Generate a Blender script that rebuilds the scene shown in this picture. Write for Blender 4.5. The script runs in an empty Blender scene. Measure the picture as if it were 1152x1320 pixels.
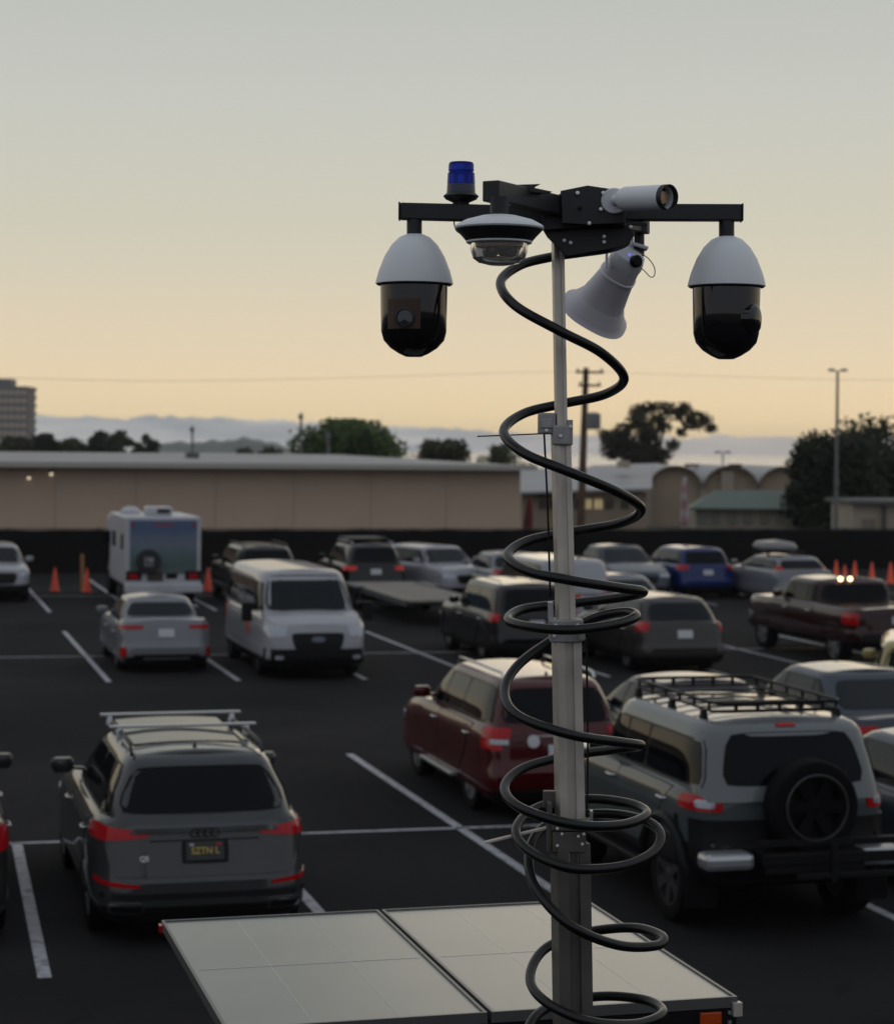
import bpy, math, random
from mathutils import Vector, Matrix
R = math.radians
random.seed(7)
S = bpy.context.scene
COL = S.collection

# ------------------------------------------------------------------ camera
F, CX, CY, CH, RHO = 2700.0, 576.0, 582.0, 4.24, 0.0087
cam = bpy.data.cameras.new('camera'); co = bpy.data.objects.new('camera', cam); COL.objects.link(co)
c_, s_ = math.cos(RHO), math.sin(RHO)
co.matrix_world = Matrix(((c_, -s_, 0, 0), (0, 0, -1, 0), (s_, c_, 0, CH), (0, 0, 0, 1)))
cam.sensor_fit = 'VERTICAL'; cam.sensor_height = 24; cam.lens = F / 1320 * 24
cam.shift_y = -78 / 1320
cam.clip_end = 20000
cam.dof.use_dof = True; cam.dof.focus_distance = 6.75; cam.dof.aperture_fstop = 3.0
S.camera = co

# ------------------------------------------------------------------ light
def srgb(r, g, b):
    f = lambda v: v / 12.92 if v <= .04045 else ((v + .055) / 1.055) ** 2.4
    return (f(r / 255), f(g / 255), f(b / 255), 1)
S.view_settings.view_transform = 'Standard'; S.view_settings.look = 'None'
S.view_settings.exposure = 0; S.view_settings.gamma = 1
W = bpy.data.worlds.new('World'); S.world = W; W.use_nodes = True
nt = W.node_tree; N = nt.nodes; N.clear()
def nn(t, **k):
    n = N.new(t)
    for a, b in k.items(): setattr(n, a, b)
    return n
def lk(a, b): nt.links.new(a, b)
def mth(op, a, b=None, c=None):
    n = nn('ShaderNodeMath', operation=op)
    for i, v in enumerate((a, b, c)):
        if v is None: continue
        if hasattr(v, 'links'): lk(v, n.inputs[i])
        else: n.inputs[i].default_value = v
    return n.outputs[0]
def ramp(fac, stops):
    n = nn('ShaderNodeValToRGB'); e = n.color_ramp.elements
    while len(e) > 1: e.remove(e[0])
    for i, (p, c) in enumerate(stops):
        q = e[0] if i == 0 else e.new(p)
        q.position = p; q.color = srgb(*c)
    lk(fac, n.inputs[0]); return n.outputs[0]
def mixc(f, a, b):
    n = nn('ShaderNodeMix', data_type='RGBA')
    if hasattr(f, 'links'): lk(f, n.inputs[0])
    else: n.inputs[0].default_value = f
    for v, i in ((a, 6), (b, 7)):
        if hasattr(v, 'links'): lk(v, n.inputs[i])
        else: n.inputs[i].default_value = v
    return n.outputs[2]
tc = nn('ShaderNodeTexCoord'); sx = nn('ShaderNodeSeparateXYZ'); lk(tc.outputs['Generated'], sx.inputs[0])
dx, dy, dz = sx.outputs
zz = mth('MAXIMUM', dz, 0.0)
zs = mth('POWER', zz, 0.5)
def q(z): return z ** .5
front = ramp(zs, [(0, (255, 226, 174)), (q(.012), (252, 226, 177)), (q(.03), (243, 220, 181)), (q(.06), (229, 214, 186)),
                  (q(.104), (211, 207, 188)), (q(.165), (201, 202, 194)), (q(.211), (192, 195, 189)), (q(.45), (180, 184, 187)), (1, (170, 176, 186))])
back = ramp(zs, [(0, (160, 162, 172)), (q(.1), (168, 171, 180)), (q(.4), (176, 180, 187)), (1, (170, 176, 186))])
g = nn('ShaderNodeMapRange', interpolation_type='SMOOTHSTEP'); lk(dy, g.inputs[0])
g.inputs[1].default_value = -.55; g.inputs[2].default_value = .6
sky = mixc(g.outputs[0], back, front)
# a low bank of sea fog and cloud along the horizon
slope = mth('DIVIDE', dx, mth('MAXIMUM', mth('ABSOLUTE', dy), .05))
base = nn('ShaderNodeMapRange'); lk(slope, base.inputs[0])
for i, v in ((1, -.10), (2, .06), (3, .0152), (4, .0085)): base.inputs[i].default_value = v
nz = nn('ShaderNodeTexNoise'); mp = nn('ShaderNodeMapping'); mp.inputs['Scale'].default_value = (75, 75, 90)
lk(tc.outputs['Generated'], mp.inputs[0]); lk(mp.outputs[0], nz.inputs[0]); nz.inputs['Scale'].default_value = 1.0; nz.inputs['Detail'].default_value = 8; nz.inputs['Roughness'].default_value = .68
edge = mth('ADD', base.outputs[0], mth('MULTIPLY', mth('SUBTRACT', nz.outputs[0], .5), .0095))
msk = nn('ShaderNodeMapRange'); lk(mth('SUBTRACT', edge, dz), msk.inputs[0])
msk.inputs[1].default_value = -.0004; msk.inputs[2].default_value = .0009
nz2 = nn('ShaderNodeTexNoise'); mp2 = nn('ShaderNodeMapping'); mp2.inputs['Scale'].default_value = (18, 18, 160)
lk(tc.outputs['Generated'], mp2.inputs[0]); lk(mp2.outputs[0], nz2.inputs[0]); nz2.inputs['Scale'].default_value = 1.0; nz2.inputs['Detail'].default_value = 5
bank = ramp(nz2.outputs[0], [(.35, (154, 160, 165)), (.5, (174, 177, 180)), (.66, (196, 196, 193))])
bw = nn('ShaderNodeMapRange'); lk(slope, bw.inputs[0]); bw.inputs[1].default_value = .0; bw.inputs[2].default_value = .12; bw.inputs[4].default_value = .6
bank = mixc(bw.outputs[0], bank, srgb(196, 190, 182))
sky = mixc(msk.outputs[0], sky, bank)
ns = nn('ShaderNodeTexSky', sky_type='NISHITA', sun_disc=False, sun_elevation=R(3), sun_rotation=R(12))
nm = nn('ShaderNodeVectorMath', operation='SCALE'); lk(ns.outputs[0], nm.inputs[0]); nm.inputs[3].default_value = 1.0
bgn = nn('ShaderNodeBackground'); lk(nm.outputs[0], bgn.inputs[0]); bgn.inputs[1].default_value = .05
bgg = nn('ShaderNodeBackground'); lk(sky, bgg.inputs[0]); bgg.inputs[1].default_value = 1
mx = nn('ShaderNodeMixShader'); mx.inputs[0].default_value = .985; lk(bgn.outputs[0], mx.inputs[1]); lk(bgg.outputs[0], mx.inputs[2])
lk(mx.outputs[0], nn('ShaderNodeOutputWorld').inputs[0])
sl = bpy.data.lights.new('sun', 'SUN'); so = bpy.data.objects.new('sun', sl); COL.objects.link(so)
sl.energy = .15; sl.angle = R(30); sl.color = (1, .82, .6)
so.rotation_euler = Vector((-math.sin(R(12)) * math.cos(R(5)), -math.cos(R(12)) * math.cos(R(5)), -math.sin(R(5)))).to_track_quat('-Z', 'Y').to_euler()

# ------------------------------------------------------------------ helpers
def pt(px, py, d):
    a, b = (px - CX) / F, -(py - CY) / F
    return Vector(((a * c_ - b * s_) * d, d, CH + (b * c_ + a * s_) * d))
def G(px, py):
    a, b = (px - CX) / F, -(py - CY) / F
    z = b * c_ + a * s_
    d = -CH / z
    return Vector(((a * c_ - b * s_) * d, d, 0))
ANG = R(14.65)
U = Vector((-math.sin(ANG), math.cos(ANG), 0)); V = Vector((math.cos(ANG), math.sin(ANG), 0))

MATS = {}
def mat(name, col, rough=.6, metal=0., coat=0., emit=None, es=1., var=0., vs=3., bump=0., bs=200., spec=.5, ior=1.5, alpha=None, trans=0.):
    if name in MATS: return MATS[name]
    m = bpy.data.materials.new(name); m.use_nodes = True; t = m.node_tree; b = t.nodes['Principled BSDF']
    c = tuple(col)[:3] + (1,)
    b.inputs['Base Color'].default_value = c; b.inputs['Roughness'].default_value = rough; b.inputs['Metallic'].default_value = metal
    b.inputs['Coat Weight'].default_value = coat; b.inputs['Coat Roughness'].default_value = .04
    b.inputs['Specular IOR Level'].default_value = spec; b.inputs['IOR'].default_value = ior
    b.inputs['Transmission Weight'].default_value = trans
    if emit: b.inputs['Emission Color'].default_value = tuple(emit)[:3] + (1,); b.inputs['Emission Strength'].default_value = es
    if var:
        tcn = t.nodes.new('ShaderNodeTexCoord'); nz = t.nodes.new('ShaderNodeTexNoise'); nz.inputs['Scale'].default_value = vs; nz.inputs['Detail'].default_value = 6
        t.links.new(tcn.outputs['Object'], nz.inputs[0])
        r = t.nodes.new('ShaderNodeValToRGB'); e = r.color_ramp.elements
        e[0].position = .3; e[1].position = .72
        e[0].color = tuple(x * (1 - var) for x in c[:3]) + (1,); e[1].color = tuple(min(1, x * (1 + var)) for x in c[:3]) + (1,)
        t.links.new(nz.outputs[0], r.inputs[0]); t.links.new(r.outputs[0], b.inputs['Base Color'])
        mr = t.nodes.new('ShaderNodeMapRange'); mr.inputs[3].default_value = max(0, rough * .8); mr.inputs[4].default_value = min(1, rough * 1.25)
        t.links.new(nz.outputs[0], mr.inputs[0]); t.links.new(mr.outputs[0], b.inputs['Roughness'])
    if bump:
        tcn = t.nodes.new('ShaderNodeTexCoord'); nz = t.nodes.new('ShaderNodeTexNoise'); nz.inputs['Scale'].default_value = bs; nz.inputs['Detail'].default_value = 4
        t.links.new(tcn.outputs['Object'], nz.inputs[0]); bp = t.nodes.new('ShaderNodeBump'); bp.inputs['Strength'].default_value = bump; bp.inputs['Distance'].default_value = .01
        t.links.new(nz.outputs[0], bp.inputs['Height']); t.links.new(bp.outputs[0], b.inputs['Normal'])
    MATS[name] = m; return m

class MB:
    def __init__(s): s.v = []; s.f = []; s.m = []
    def add(s, vs, fs, mi=0):
        o = len(s.v); s.v += [tuple(x) for x in vs]; s.f += [tuple(o + i for i in f) for f in fs]; s.m += [mi] * len(fs); return s
    def box(s, c, d, M=None, mi=0, taper=1.):
        c = Vector(c); h = Vector(d) / 2; vs = []
        for sz in (-1, 1):
            k = taper if sz > 0 else 1
            for sx_, sy in ((-1, -1), (1, -1), (1, 1), (-1, 1)):
                p = Vector((sx_ * h.x * k, sy * h.y * k, sz * h.z))
                vs.append(c + (M @ p if M else p))
        return s.add(vs, [(3, 2, 1, 0), (4, 5, 6, 7), (0, 1, 5, 4), (1, 2, 6, 5), (2, 3, 7, 6), (3, 0, 4, 7)], mi)
    def beam(s, a, b, w, h, mi=0, up=(0, 0, 1), w2=None, h2=None):
        a = Vector(a); b = Vector(b); d = (b - a).normalized(); x = d.cross(Vector(up))
        if x.length < 1e-4: x = Vector((1, 0, 0))
        x.normalize(); z = x.cross(d).normalized(); vs = []
        for p, ww, hh in ((a, w, h), (b, w2 or w, h2 or h)):
            for i, j in ((-1, -1), (1, -1), (1, 1), (-1, 1)): vs.append(p + x * ww / 2 * i + z * hh / 2 * j)
        return s.add(vs, [(0, 1, 2, 3), (7, 6, 5, 4), (0, 4, 5, 1), (1, 5, 6, 2), (2, 6, 7, 3), (3, 7, 4, 0)], mi)
    def tube(s, pts, r, n=8, mi=0, caps=True, closed=False):
        pts = [Vector(p) for p in pts]; K = len(pts); up = None; vs = []
        for i, p in enumerate(pts):
            a = pts[i - 1] if (i or closed) else p; b = pts[(i + 1) % K] if (i < K - 1 or closed) else p
            d = (b - a).normalized()
            if up is None: up = d.orthogonal().normalized()
            x = (up - d * up.dot(d)).normalized(); up = x; y = d.cross(x)
            rr = r[i] if isinstance(r, (list, tuple)) else r
            for j in range(n):
                t = 2 * math.pi * j / n; vs.append(p + (x * math.cos(t) + y * math.sin(t)) * rr)
        fs = []
        for i in range(K if closed else K - 1):
            i2 = (i + 1) % K
            for j in range(n): fs.append((i * n + j, i * n + (j + 1) % n, i2 * n + (j + 1) % n, i2 * n + j))
        if caps and not closed: fs += [tuple(range(n))[::-1], tuple((K - 1) * n + j for j in range(n))]
        return s.add(vs, fs, mi)
    def lathe(s, prof, n=24, M=None, mi=0, power=2., closed=False):
        # prof: (r, z); axis z; M places it.  mi may be a list per segment
        M = M or Matrix(); vs = []
        for r, z in prof:
            for j in range(n):
                t = 2 * math.pi * j / n; c, q_ = math.cos(t), math.sin(t)
                if power != 2.:
                    k = (abs(c) ** power + abs(q_) ** power) ** (-1 / power); c *= k; q_ *= k
                vs.append(M @ Vector((r * c, r * q_, z)))
        o = len(s.v); s.v += [tuple(x) for x in vs]; K = len(prof)
        for i in range(K if closed else K - 1):
            i2 = (i + 1) % K
            for j in range(n):
                s.f.append((o + i * n + j, o + i * n + (j + 1) % n, o + i2 * n + (j + 1) % n, o + i2 * n + j)); s.m.append(mi[i] if isinstance(mi, list) else mi)
        if not closed:
            if prof[0][0] > 1e-5: s.f.append(tuple(o + j for j in range(n))[::-1]); s.m.append(mi[0] if isinstance(mi, list) else mi)
            if prof[-1][0] > 1e-5: s.f.append(tuple(o + (K - 1) * n + j for j in range(n))); s.m.append(mi[-1] if isinstance(mi, list) else mi)
        return s
    def mesh(s, name, mats, smooth=False, ang=35):
        me = bpy.data.meshes.new(name); me.from_pydata(s.v, [], s.f)
        for m in (mats if isinstance(mats, (list, tuple)) else [mats]): me.materials.append(m)
        if any(s.m): me.polygons.foreach_set('material_index', s.m)
        me.validate(); me.update()
        if smooth:
            me.polygons.foreach_set('use_smooth', [True] * len(me.polygons)); me.set_sharp_from_angle(angle=R(ang))
        return me
    def build(s, name, mats, parent=None, smooth=False, bevel=0., ang=35):
        o = bpy.data.objects.new(name, s.mesh(name, mats, smooth, ang)); COL.objects.link(o); o.parent = parent
        if bevel:
            b = o.modifiers.new('bevel', 'BEVEL'); b.width = bevel; b.segments = 2; b.limit_method = 'ANGLE'; b.angle_limit = R(35)
        return o
def link(name, me, parent, loc=(0, 0, 0), rot=(0, 0, 0)):
    o = bpy.data.objects.new(name, me); COL.objects.link(o); o.parent = parent; o.location = loc; o.rotation_euler = rot; return o
def tag(o, label=None, cat=None, group=None, kind=None):
    if label: o['label'] = label
    if cat: o['category'] = cat
    if group: o['group'] = group
    if kind: o['kind'] = kind
    return o
def empty(name, loc, rz=0, **k):
    o = bpy.data.objects.new(name, None); COL.objects.link(o); o.empty_display_size = .2
    o.location = loc; o.rotation_euler = (0, 0, rz); return tag(o, **k)
def frame_mat(origin, z, x=None):
    z = Vector(z).normalized(); x = Vector(x) if x else z.orthogonal(); x = (x - z * x.dot(z)).normalized(); y = z.cross(x)
    M = Matrix((x, y, z)).transposed().to_4x4(); M.translation = Vector(origin); return M
def catmull(P, sub=6):
    P = [Vector(p) for p in P]; out = []
    for i in range(len(P) - 1):
        a, b, c, d = P[max(i - 1, 0)], P[i], P[i + 1], P[min(i + 2, len(P) - 1)]
        for j in range(sub):
            t = j / sub; out.append(.5 * ((2 * b) + (c - a) * t + (2 * a - 5 * b + 4 * c - d) * t * t + (3 * b - a - 3 * c + d) * t ** 3))
    out.append(P[-1]); return out
def text(s, size, m, parent, M, name='lettering', ext=.001, scx=1., bold=0.):
    cu = bpy.data.curves.new(name, 'FONT'); cu.body = s; cu.size = size; cu.extrude = ext; cu.align_x = 'CENTER'; cu.align_y = 'CENTER'; cu.offset = bold
    t = bpy.data.objects.new('tmp', cu); COL.objects.link(t); dg = bpy.context.evaluated_depsgraph_get()
    me = bpy.data.meshes.new_from_object(t.evaluated_get(dg)); bpy.data.objects.remove(t); me.materials.clear(); me.materials.append(m)
    me.transform(M @ Matrix.Diagonal((scx, 1, 1, 1)))
    o = bpy.data.objects.new(name, me); COL.objects.link(o); o.parent = parent; return o

# materials
def mk_asphalt():
    m = bpy.data.materials.new('asphalt'); m.use_nodes = True; t = m.node_tree; b = t.nodes['Principled BSDF']; n = t.nodes; L = t.links.new
    tcn = n.new('ShaderNodeTexCoord')
    def noise(sc, det=6, d=0):
        z = n.new('ShaderNodeTexNoise'); z.inputs['Scale'].default_value = sc; z.inputs['Detail'].default_value = det; z.inputs['Distortion'].default_value = d
        L(tcn.outputs['Object'], z.inputs[0]); return z.outputs[0]
    def rmp(f, a, b_, ca, cb):
        r = n.new('ShaderNodeValToRGB'); e = r.color_ramp.elements; e[0].position = a; e[1].position = b_; e[0].color = ca + (1,); e[1].color = cb + (1,); L(f, r.inputs[0]); return r.outputs[0]
    big = rmp(noise(.22, 5, .6), .3, .75, (.0170, .0172, .0182), (.0335, .0325, .0335))
    fine = rmp(noise(90, 3), .35, .8, (.65, .65, .65), (1.6, 1.6, 1.6))
    mix = n.new('ShaderNodeMix'); mix.data_type = 'RGBA'; mix.blend_type = 'MULTIPLY'; mix.inputs[0].default_value = 1
    L(big, mix.inputs[6]); L(fine, mix.inputs[7])
    st = rmp(noise(.9, 8, 2.), .62, .72, (1, 1, 1), (.72, .72, .74))
    mix2 = n.new('ShaderNodeMix'); mix2.data_type = 'RGBA'; mix2.blend_type = 'MULTIPLY'; mix2.inputs[0].default_value = 1
    L(mix.outputs[2], mix2.inputs[6]); L(st, mix2.inputs[7]); L(mix2.outputs[2], b.inputs['Base Color'])
    b.inputs['Roughness'].default_value = .95; b.inputs['Specular IOR Level'].default_value = .04
    bp = n.new('ShaderNodeBump'); bp.inputs['Strength'].default_value = .5; bp.inputs['Distance'].default_value = .01
    L(noise(130, 4), bp.inputs['Height']); L(bp.outputs[0], b.inputs['Normal']); return m
ASPH = mk_asphalt()
def mk_paintline():
    m = bpy.data.materials.new('line_paint'); m.use_nodes = True; t = m.node_tree; b = t.nodes['Principled BSDF']; n = t.nodes; L = t.links.new
    tcn = n.new('ShaderNodeTexCoord'); z = n.new('ShaderNodeTexNoise'); z.inputs['Scale'].default_value = 9; z.inputs['Detail'].default_value = 8; L(tcn.outputs['Object'], z.inputs[0])
    r = n.new('ShaderNodeValToRGB'); e = r.color_ramp.elements; e[0].position = .33; e[1].position = .5; e[0].color = (.16, .16, .17, 1); e[1].color = (.40, .40, .43, 1)
    L(z.outputs[0], r.inputs[0]); L(r.outputs[0], b.inputs['Base Color']); b.inputs['Roughness'].default_value = .7; return m
LINE = mk_paintline()
RUB = mat('tyre_rubber', (.007, .007, .008), .8, spec=.1)
DARK = mat('black_plastic', (.007, .007, .008), .5, spec=.18)
TRIM = mat('dark_trim', (.011, .011, .012), .4, spec=.2)
RIM = mat('alloy', (.30, .31, .32), .35, .8)
RIMD = mat('dark_alloy', (.06, .06, .065), .4, .6)
GLS = mat('tinted_glass', (.003, .004, .006), .03, spec=.12)
GLB = mat('car_glass', (.004, .007, .010), .03, spec=.2)
CHR = mat('chrome', (.55, .55, .56), .15, 1.)
SILV = mat('silver_paint_trim', (.45, .46, .48), .3, .7)
RED = mat('red_lens', (.40, .006, .010), .15, spec=.25, coat=.15)
REDL = mat('lit_red_lens', (.35, .01, .01), .2, emit=(.9, .03, .02), es=.12)
HEAD = mat('clear_lens', (.36, .38, .42), .08, .3, coat=.6)
PLT = mat('plate_white', (.55, .56, .58), .5)
PLTB = mat('plate_black', (.02, .02, .02), .5)
ORG = mat('orange_lens', (.45, .06, .01), .2)
UND = mat('underside', (.006, .006, .007), .9, spec=.1)
def paint(name, c, metal=.5, rough=.32): return mat(name, tuple(x * .82 for x in c), rough + .05, metal * .35, coat=.75, spec=.08, var=.06, vs=1.2)

# ------------------------------------------------------------------ ground
def ground_sheet(name, pts, z, m, kind='structure'):
    mb = MB(); mb.add([Vector((p[0], p[1], z)) for p in pts], [tuple(range(len(pts)))]); return tag(mb.build(name, m), kind=kind)
SOIL = mat('dry_ground', (.05, .045, .035), .9, var=.4, vs=.05)
ground_sheet('ground', [(-6000, -2000), (6000, -2000), (6000, 9000), (-6000, 9000)], -.02, SOIL)
FO = Vector((0, 73.3, 0)); FD = Vector((1, .24, 0)).normalized(); FN = Vector((-FD.y, FD.x, 0))
def fl(t, off=0): return FO + FD * t + FN * off
a, b = fl(-60, 2), fl(70, 2)
ground_sheet('parking_lot', [(-62, -30), (75, -30), (b.x, b.y), (a.x, a.y)], 0, ASPH)
def gline(p0, p1, w=.1):
    a, b = G(*p0), G(*p1); d = (b - a).normalized(); n = Vector((-d.y, d.x, 0)) * w / 2
    mb = MB(); K = max(1, int((b - a).length / 2)); vs = []; fs = []
    for i in range(K + 1):
        p = a.lerp(b, i / K)
        for sgn in (-1, 1):
            q_ = p + n * sgn; vs.append((q_.x, q_.y, .004))
    for i in range(K): fs.append((2 * i, 2 * i + 1, 2 * i + 3, 2 * i + 2))
    mb.add(vs, fs); return tag(mb.build('painted_line', LINE), kind='structure')
def kx(k, y, x=None):
    h = 582
    for _ in range(4): X = -130 + k * (y - h); h = 582 + .0087 * (X - 576)
    return X
gline((22, 1087), (58, 1261), .11)
gline((kx(.909, 973), 973), (kx(.909, 1250), 1250), .11)
gline((450, 972), (kx(1.495, 1250), 1250), .11)
gline((kx(2.15, 975), 975), (kx(2.15, 1240), 1240), .11)
gline((kx(2.8, 975), 975), (kx(2.8, 1200), 1200), .11)
gline((-60, 1090), (1250, 1045), .1)
for k in (.335, .9, 1.47, 2.04, 2.58, 3.17, 3.74, 4.3, 4.85, 5.4):
    gline((kx(k, 814), 814), (kx(k, 882 - 3 * k), 882 - 3 * k))
gline((-40, 848), (1250, 833), .1)
for k in (.4, .92, 1.45, 1.97, 2.5, 3.05, 3.6, 4.2, 4.8, 5.4, 6.0):
    gline((kx(k, 742), 742), (kx(k, 791 - 2 * k), 791 - 2 * k))
gline((-40, 769), (1250, 764), .1)

# ------------------------------------------------------------------ vehicles
def tab(T):
    T = sorted(T)
    def f(x):
        if x <= T[0][0]: return T[0][1]
        for (a, fa), (b, fb) in zip(T, T[1:]):
            if x <= b: return fa + (fb - fa) * (x - a) / (b - a)
        return T[-1][1]
    return f
class Surf:
    def __init__(s, y0, y1, hw, zb, zt, n):  # y0(v) y1(v) hw(v), zb const, zt(y)
        s.y0, s.y1, s.hw, s.zb, s.zt, s.n = y0, y1, hw, zb, zt, n
    def plan(s, k, q_, v):
        a, b = s.y0(v), s.y1(v); y = (a + b) / 2 + q_ * (b - a) / 2
        return Vector((k * s.hw(v), y, s.zb + v * (s.zt(y) - s.zb)))
    def raw(s, face, a, z):
        n = s.n
        if face in ('rear', 'front'):
            k = max(-.9995, min(.9995, a)); q_ = (1 - abs(k) ** n) ** (1 / n) * (-1 if face == 'rear' else 1)
            v = (z - s.zb) / (s.zt(s.y0(.5) if face == 'rear' else s.y1(.5)) - s.zb)
            for _ in range(3):
                v = max(0, min(1, v)); p = s.plan(k, q_, v); v = (z - s.zb) / (s.zt(p.y) - s.zb)
            v = max(0, min(1, v)); return s.plan(k, q_, v)
        v = max(0, min(1, (z - s.zb) / (s.zt(a) - s.zb))); A, B = s.y0(v), s.y1(v)
        q_ = max(-.9995, min(.9995, (a - (A + B) / 2) / ((B - A) / 2))); k = (1 - abs(q_) ** n) ** (1 / n)
        return s.plan(k if face == 'right' else -k, q_, v)
    def shell(s, vs_, crown=.03, mi=0, low=None, lowmi=1, cols=6):
        n = s.n; half = []
        for k in (0, .25, .5, .7, .82): half.append((k, -(1 - k ** n) ** (1 / n)))
        for q_ in (-.955, -.9, -.8, -.7, -.6, -.5, -.4, -.3, -.2, -.1, 0, .1, .2, .3, .4, .5, .6, .7, .8, .9, .955): half.append(((1 - abs(q_) ** n) ** (1 / n), q_))
        for k in (.82, .7, .5, .25, 0): half.append((k, (1 - k ** n) ** (1 / n)))
        H = len(half); ring = half + [(-k, q_) for k, q_ in half[-2:0:-1]]; NR = len(ring); mb = MB()
        for v in vs_:
            for k, q_ in ring: mb.v.append(tuple(s.plan(k, q_, v)))
        for i in range(len(vs_) - 1):
            for j in range(NR):
                mb.f.append((i * NR + j, i * NR + (j + 1) % NR, (i + 1) * NR + (j + 1) % NR, (i + 1) * NR + j))
                mb.m.append(lowmi if (low is not None and vs_[i + 1] <= low + 1e-6) else mi)
        def cap(base, cr, flip, m_):
            idx = []
            for j in range(1, H - 1):
                r_ = base + j; l_ = base + (NR - j); pr, pl = Vector(mb.v[r_]), Vector(mb.v[l_]); row = [r_]
                e = min(1, min(j, H - 1 - j) / 5)
                for c in range(1, cols):
                    t = c / cols; p = pr.lerp(pl, t); p.z += cr * e * (1 - (2 * t - 1) ** 2); mb.v.append(tuple(p)); row.append(len(mb.v) - 1)
                row.append(l_); idx.append(row)
            fs = []
            for A, B in zip(idx, idx[1:]):
                for c in range(cols): fs.append((A[c], B[c], B[c + 1], A[c + 1]))
            fs.append(tuple([base] + idx[0])); fs.append(tuple([base + H - 1] + idx[-1][::-1]))
            for f in fs: mb.f.append(f if flip else f[::-1]); mb.m.append(m_)
        cap((len(vs_) - 1) * NR, crown, False, mi); cap(0, 0, True, lowmi if low is not None else mi)
        return mb
def patch(s, face, b0, b1, z0, z1, t0=None, t1=None, off=.004, rnd=0., nu=8, nv=5, depth=.008, z0b=None, z1b=None, mi=0, mb=None):
    """a sheet with thickness lying on surface s; b0,b1 = a at the bottom edge, t0,t1 = a at the top edge; z0b/z1b = z at the far end"""
    t0 = b0 if t0 is None else t0; t1 = b1 if t1 is None else t1
    z0b = z0 if z0b is None else z0b; z1b = z1 if z1b is None else z1b
    mb = mb or MB(); o = len(mb.v)
    def P(i, j, of):
        u, v = 2 * i / nu - 1, 2 * j / nv - 1
        u2 = u * (1 - rnd * v ** 6); v2 = v * (1 - rnd * u ** 6); u, v = (u2 + 1) / 2, (v2 + 1) / 2
        def q_(u, v):
            a = (b0 + (b1 - b0) * u) * (1 - v) + (t0 + (t1 - t0) * u) * v
            z = (z0 + (z0b - z0) * u) * (1 - v) + (z1 + (z1b - z1) * u) * v
            return s.raw(face, a, z)
        p = q_(u, v); e = .01; du = q_(min(1, u + e), v) - q_(max(0, u - e), v); dv = q_(u, min(1, v + e)) - q_(u, max(0, v - e))
        nrm = du.cross(dv)
        if nrm.length < 1e-9: nrm = Vector((0, 0, 1))
        nrm.normalize()
        c = {'rear': Vector((0, -1, 0)), 'front': Vector((0, 1, 0)), 'right': Vector((1, 0, 0)), 'left': Vector((-1, 0, 0))}[face]
        if nrm.dot(c) < 0: nrm = -nrm
        return p + nrm * of
    for j in range(nv + 1):
        for i in range(nu + 1): mb.v.append(tuple(P(i, j, off)))
    W_ = nu + 1
    a, b, c = Vector(mb.v[o]), Vector(mb.v[o + nu]), Vector(mb.v[o + nv * W_]); nrm = (b - a).cross(c - a)
    cc = {'rear': Vector((0, -1, 0)), 'front': Vector((0, 1, 0)), 'right': Vector((1, 0, 0)), 'left': Vector((-1, 0, 0))}[face]
    flip = nrm.dot(cc) < 0
    def F_(f): mb.f.append(f[::-1] if flip else f); mb.m.append(mi)
    for j in range(nv):
        for i in range(nu): F_((o + j * W_ + i, o + j * W_ + i + 1, o + (j + 1) * W_ + i + 1, o + (j + 1) * W_ + i))
    rim = [(i, 0) for i in range(nu)] + [(nu, j) for j in range(nv)] + [(i, nv) for i in range(nu, 0, -1)] + [(0, j) for j in range(nv, 0, -1)]
    o2 = len(mb.v)
    for i, j in rim: mb.v.append(tuple(P(i, j, off - depth)))
    K = len(rim)
    for k in range(K):
        i, j = rim[k]; i2, j2 = rim[(k + 1) % K]; F_((o + j * W_ + i, o2 + k, o2 + (k + 1) % K, o + j2 * W_ + i2))
    return mb

WHEELS = {}
def wheel_meshes(r, w, style):
    key = (r, w, style)
    if key in WHEELS: return WHEELS[key]
    M = Matrix.Rotation(R(90), 4, 'Y'); h = w / 2; ri = r * .66
    ty = MB().lathe([(ri, -h * .85), (r * .88, -h), (r * .965, -h * .9), (r, -h * .62), (r, h * .62), (r * .965, h * .9), (r * .88, h), (ri, h * .85)], 32, M, closed=True).mesh('wheel', [RUB], True)
    rm = MB(); rm.lathe([(ri * 1.01, -h * .7), (ri * 1.01, h * .86), (ri * .93, h * .86), (ri * .9, h * .1), (.02, h * .1)], 32, M, mi=[0, 0, 0, 1, 1])
    ns = {'five': 5, 'ten': 10, 'six': 6, 'hub': 8}[style]
    for i in range(ns):
        t = 2 * math.pi * i / ns; d = Vector((0, math.cos(t), math.sin(t)))
        wd = {5: .11, 10: .045, 6: .09, 8: .08}[ns] * r / .36
        rm.beam(d * .03 + Vector((h * .62, 0, 0)), d * ri * .95 + Vector((h * .74, 0, 0)), wd * .8, .035, 0, up=(1, 0, 0), w2=wd * 1.1)
    rm.lathe([(.075, h * .3), (.075, h * .72), (.05, h * .8), (0.0001, h * .8)], 14, M)
    me = rm.mesh('rim', [RIM if style != 'hub' else RIMD, DARK], True); me2 = me.copy(); me2.materials[0] = RIMD
    WHEELS[key] = (ty, me, me2); return WHEELS[key]
def add_wheel(root, x, y, r, w, style, dark=False):
    ty, rm, rmd = wheel_meshes(r, w, style); o = link('wheel', ty, root, (x, y, r), (random.uniform(0, 6) if 0 else 0, 0, 0 if x > 0 else math.pi))
    link('rim', rmd if dark else rm, o, (0, 0, 0), (random.uniform(0, 1.2), 0, 0)); return o

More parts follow.
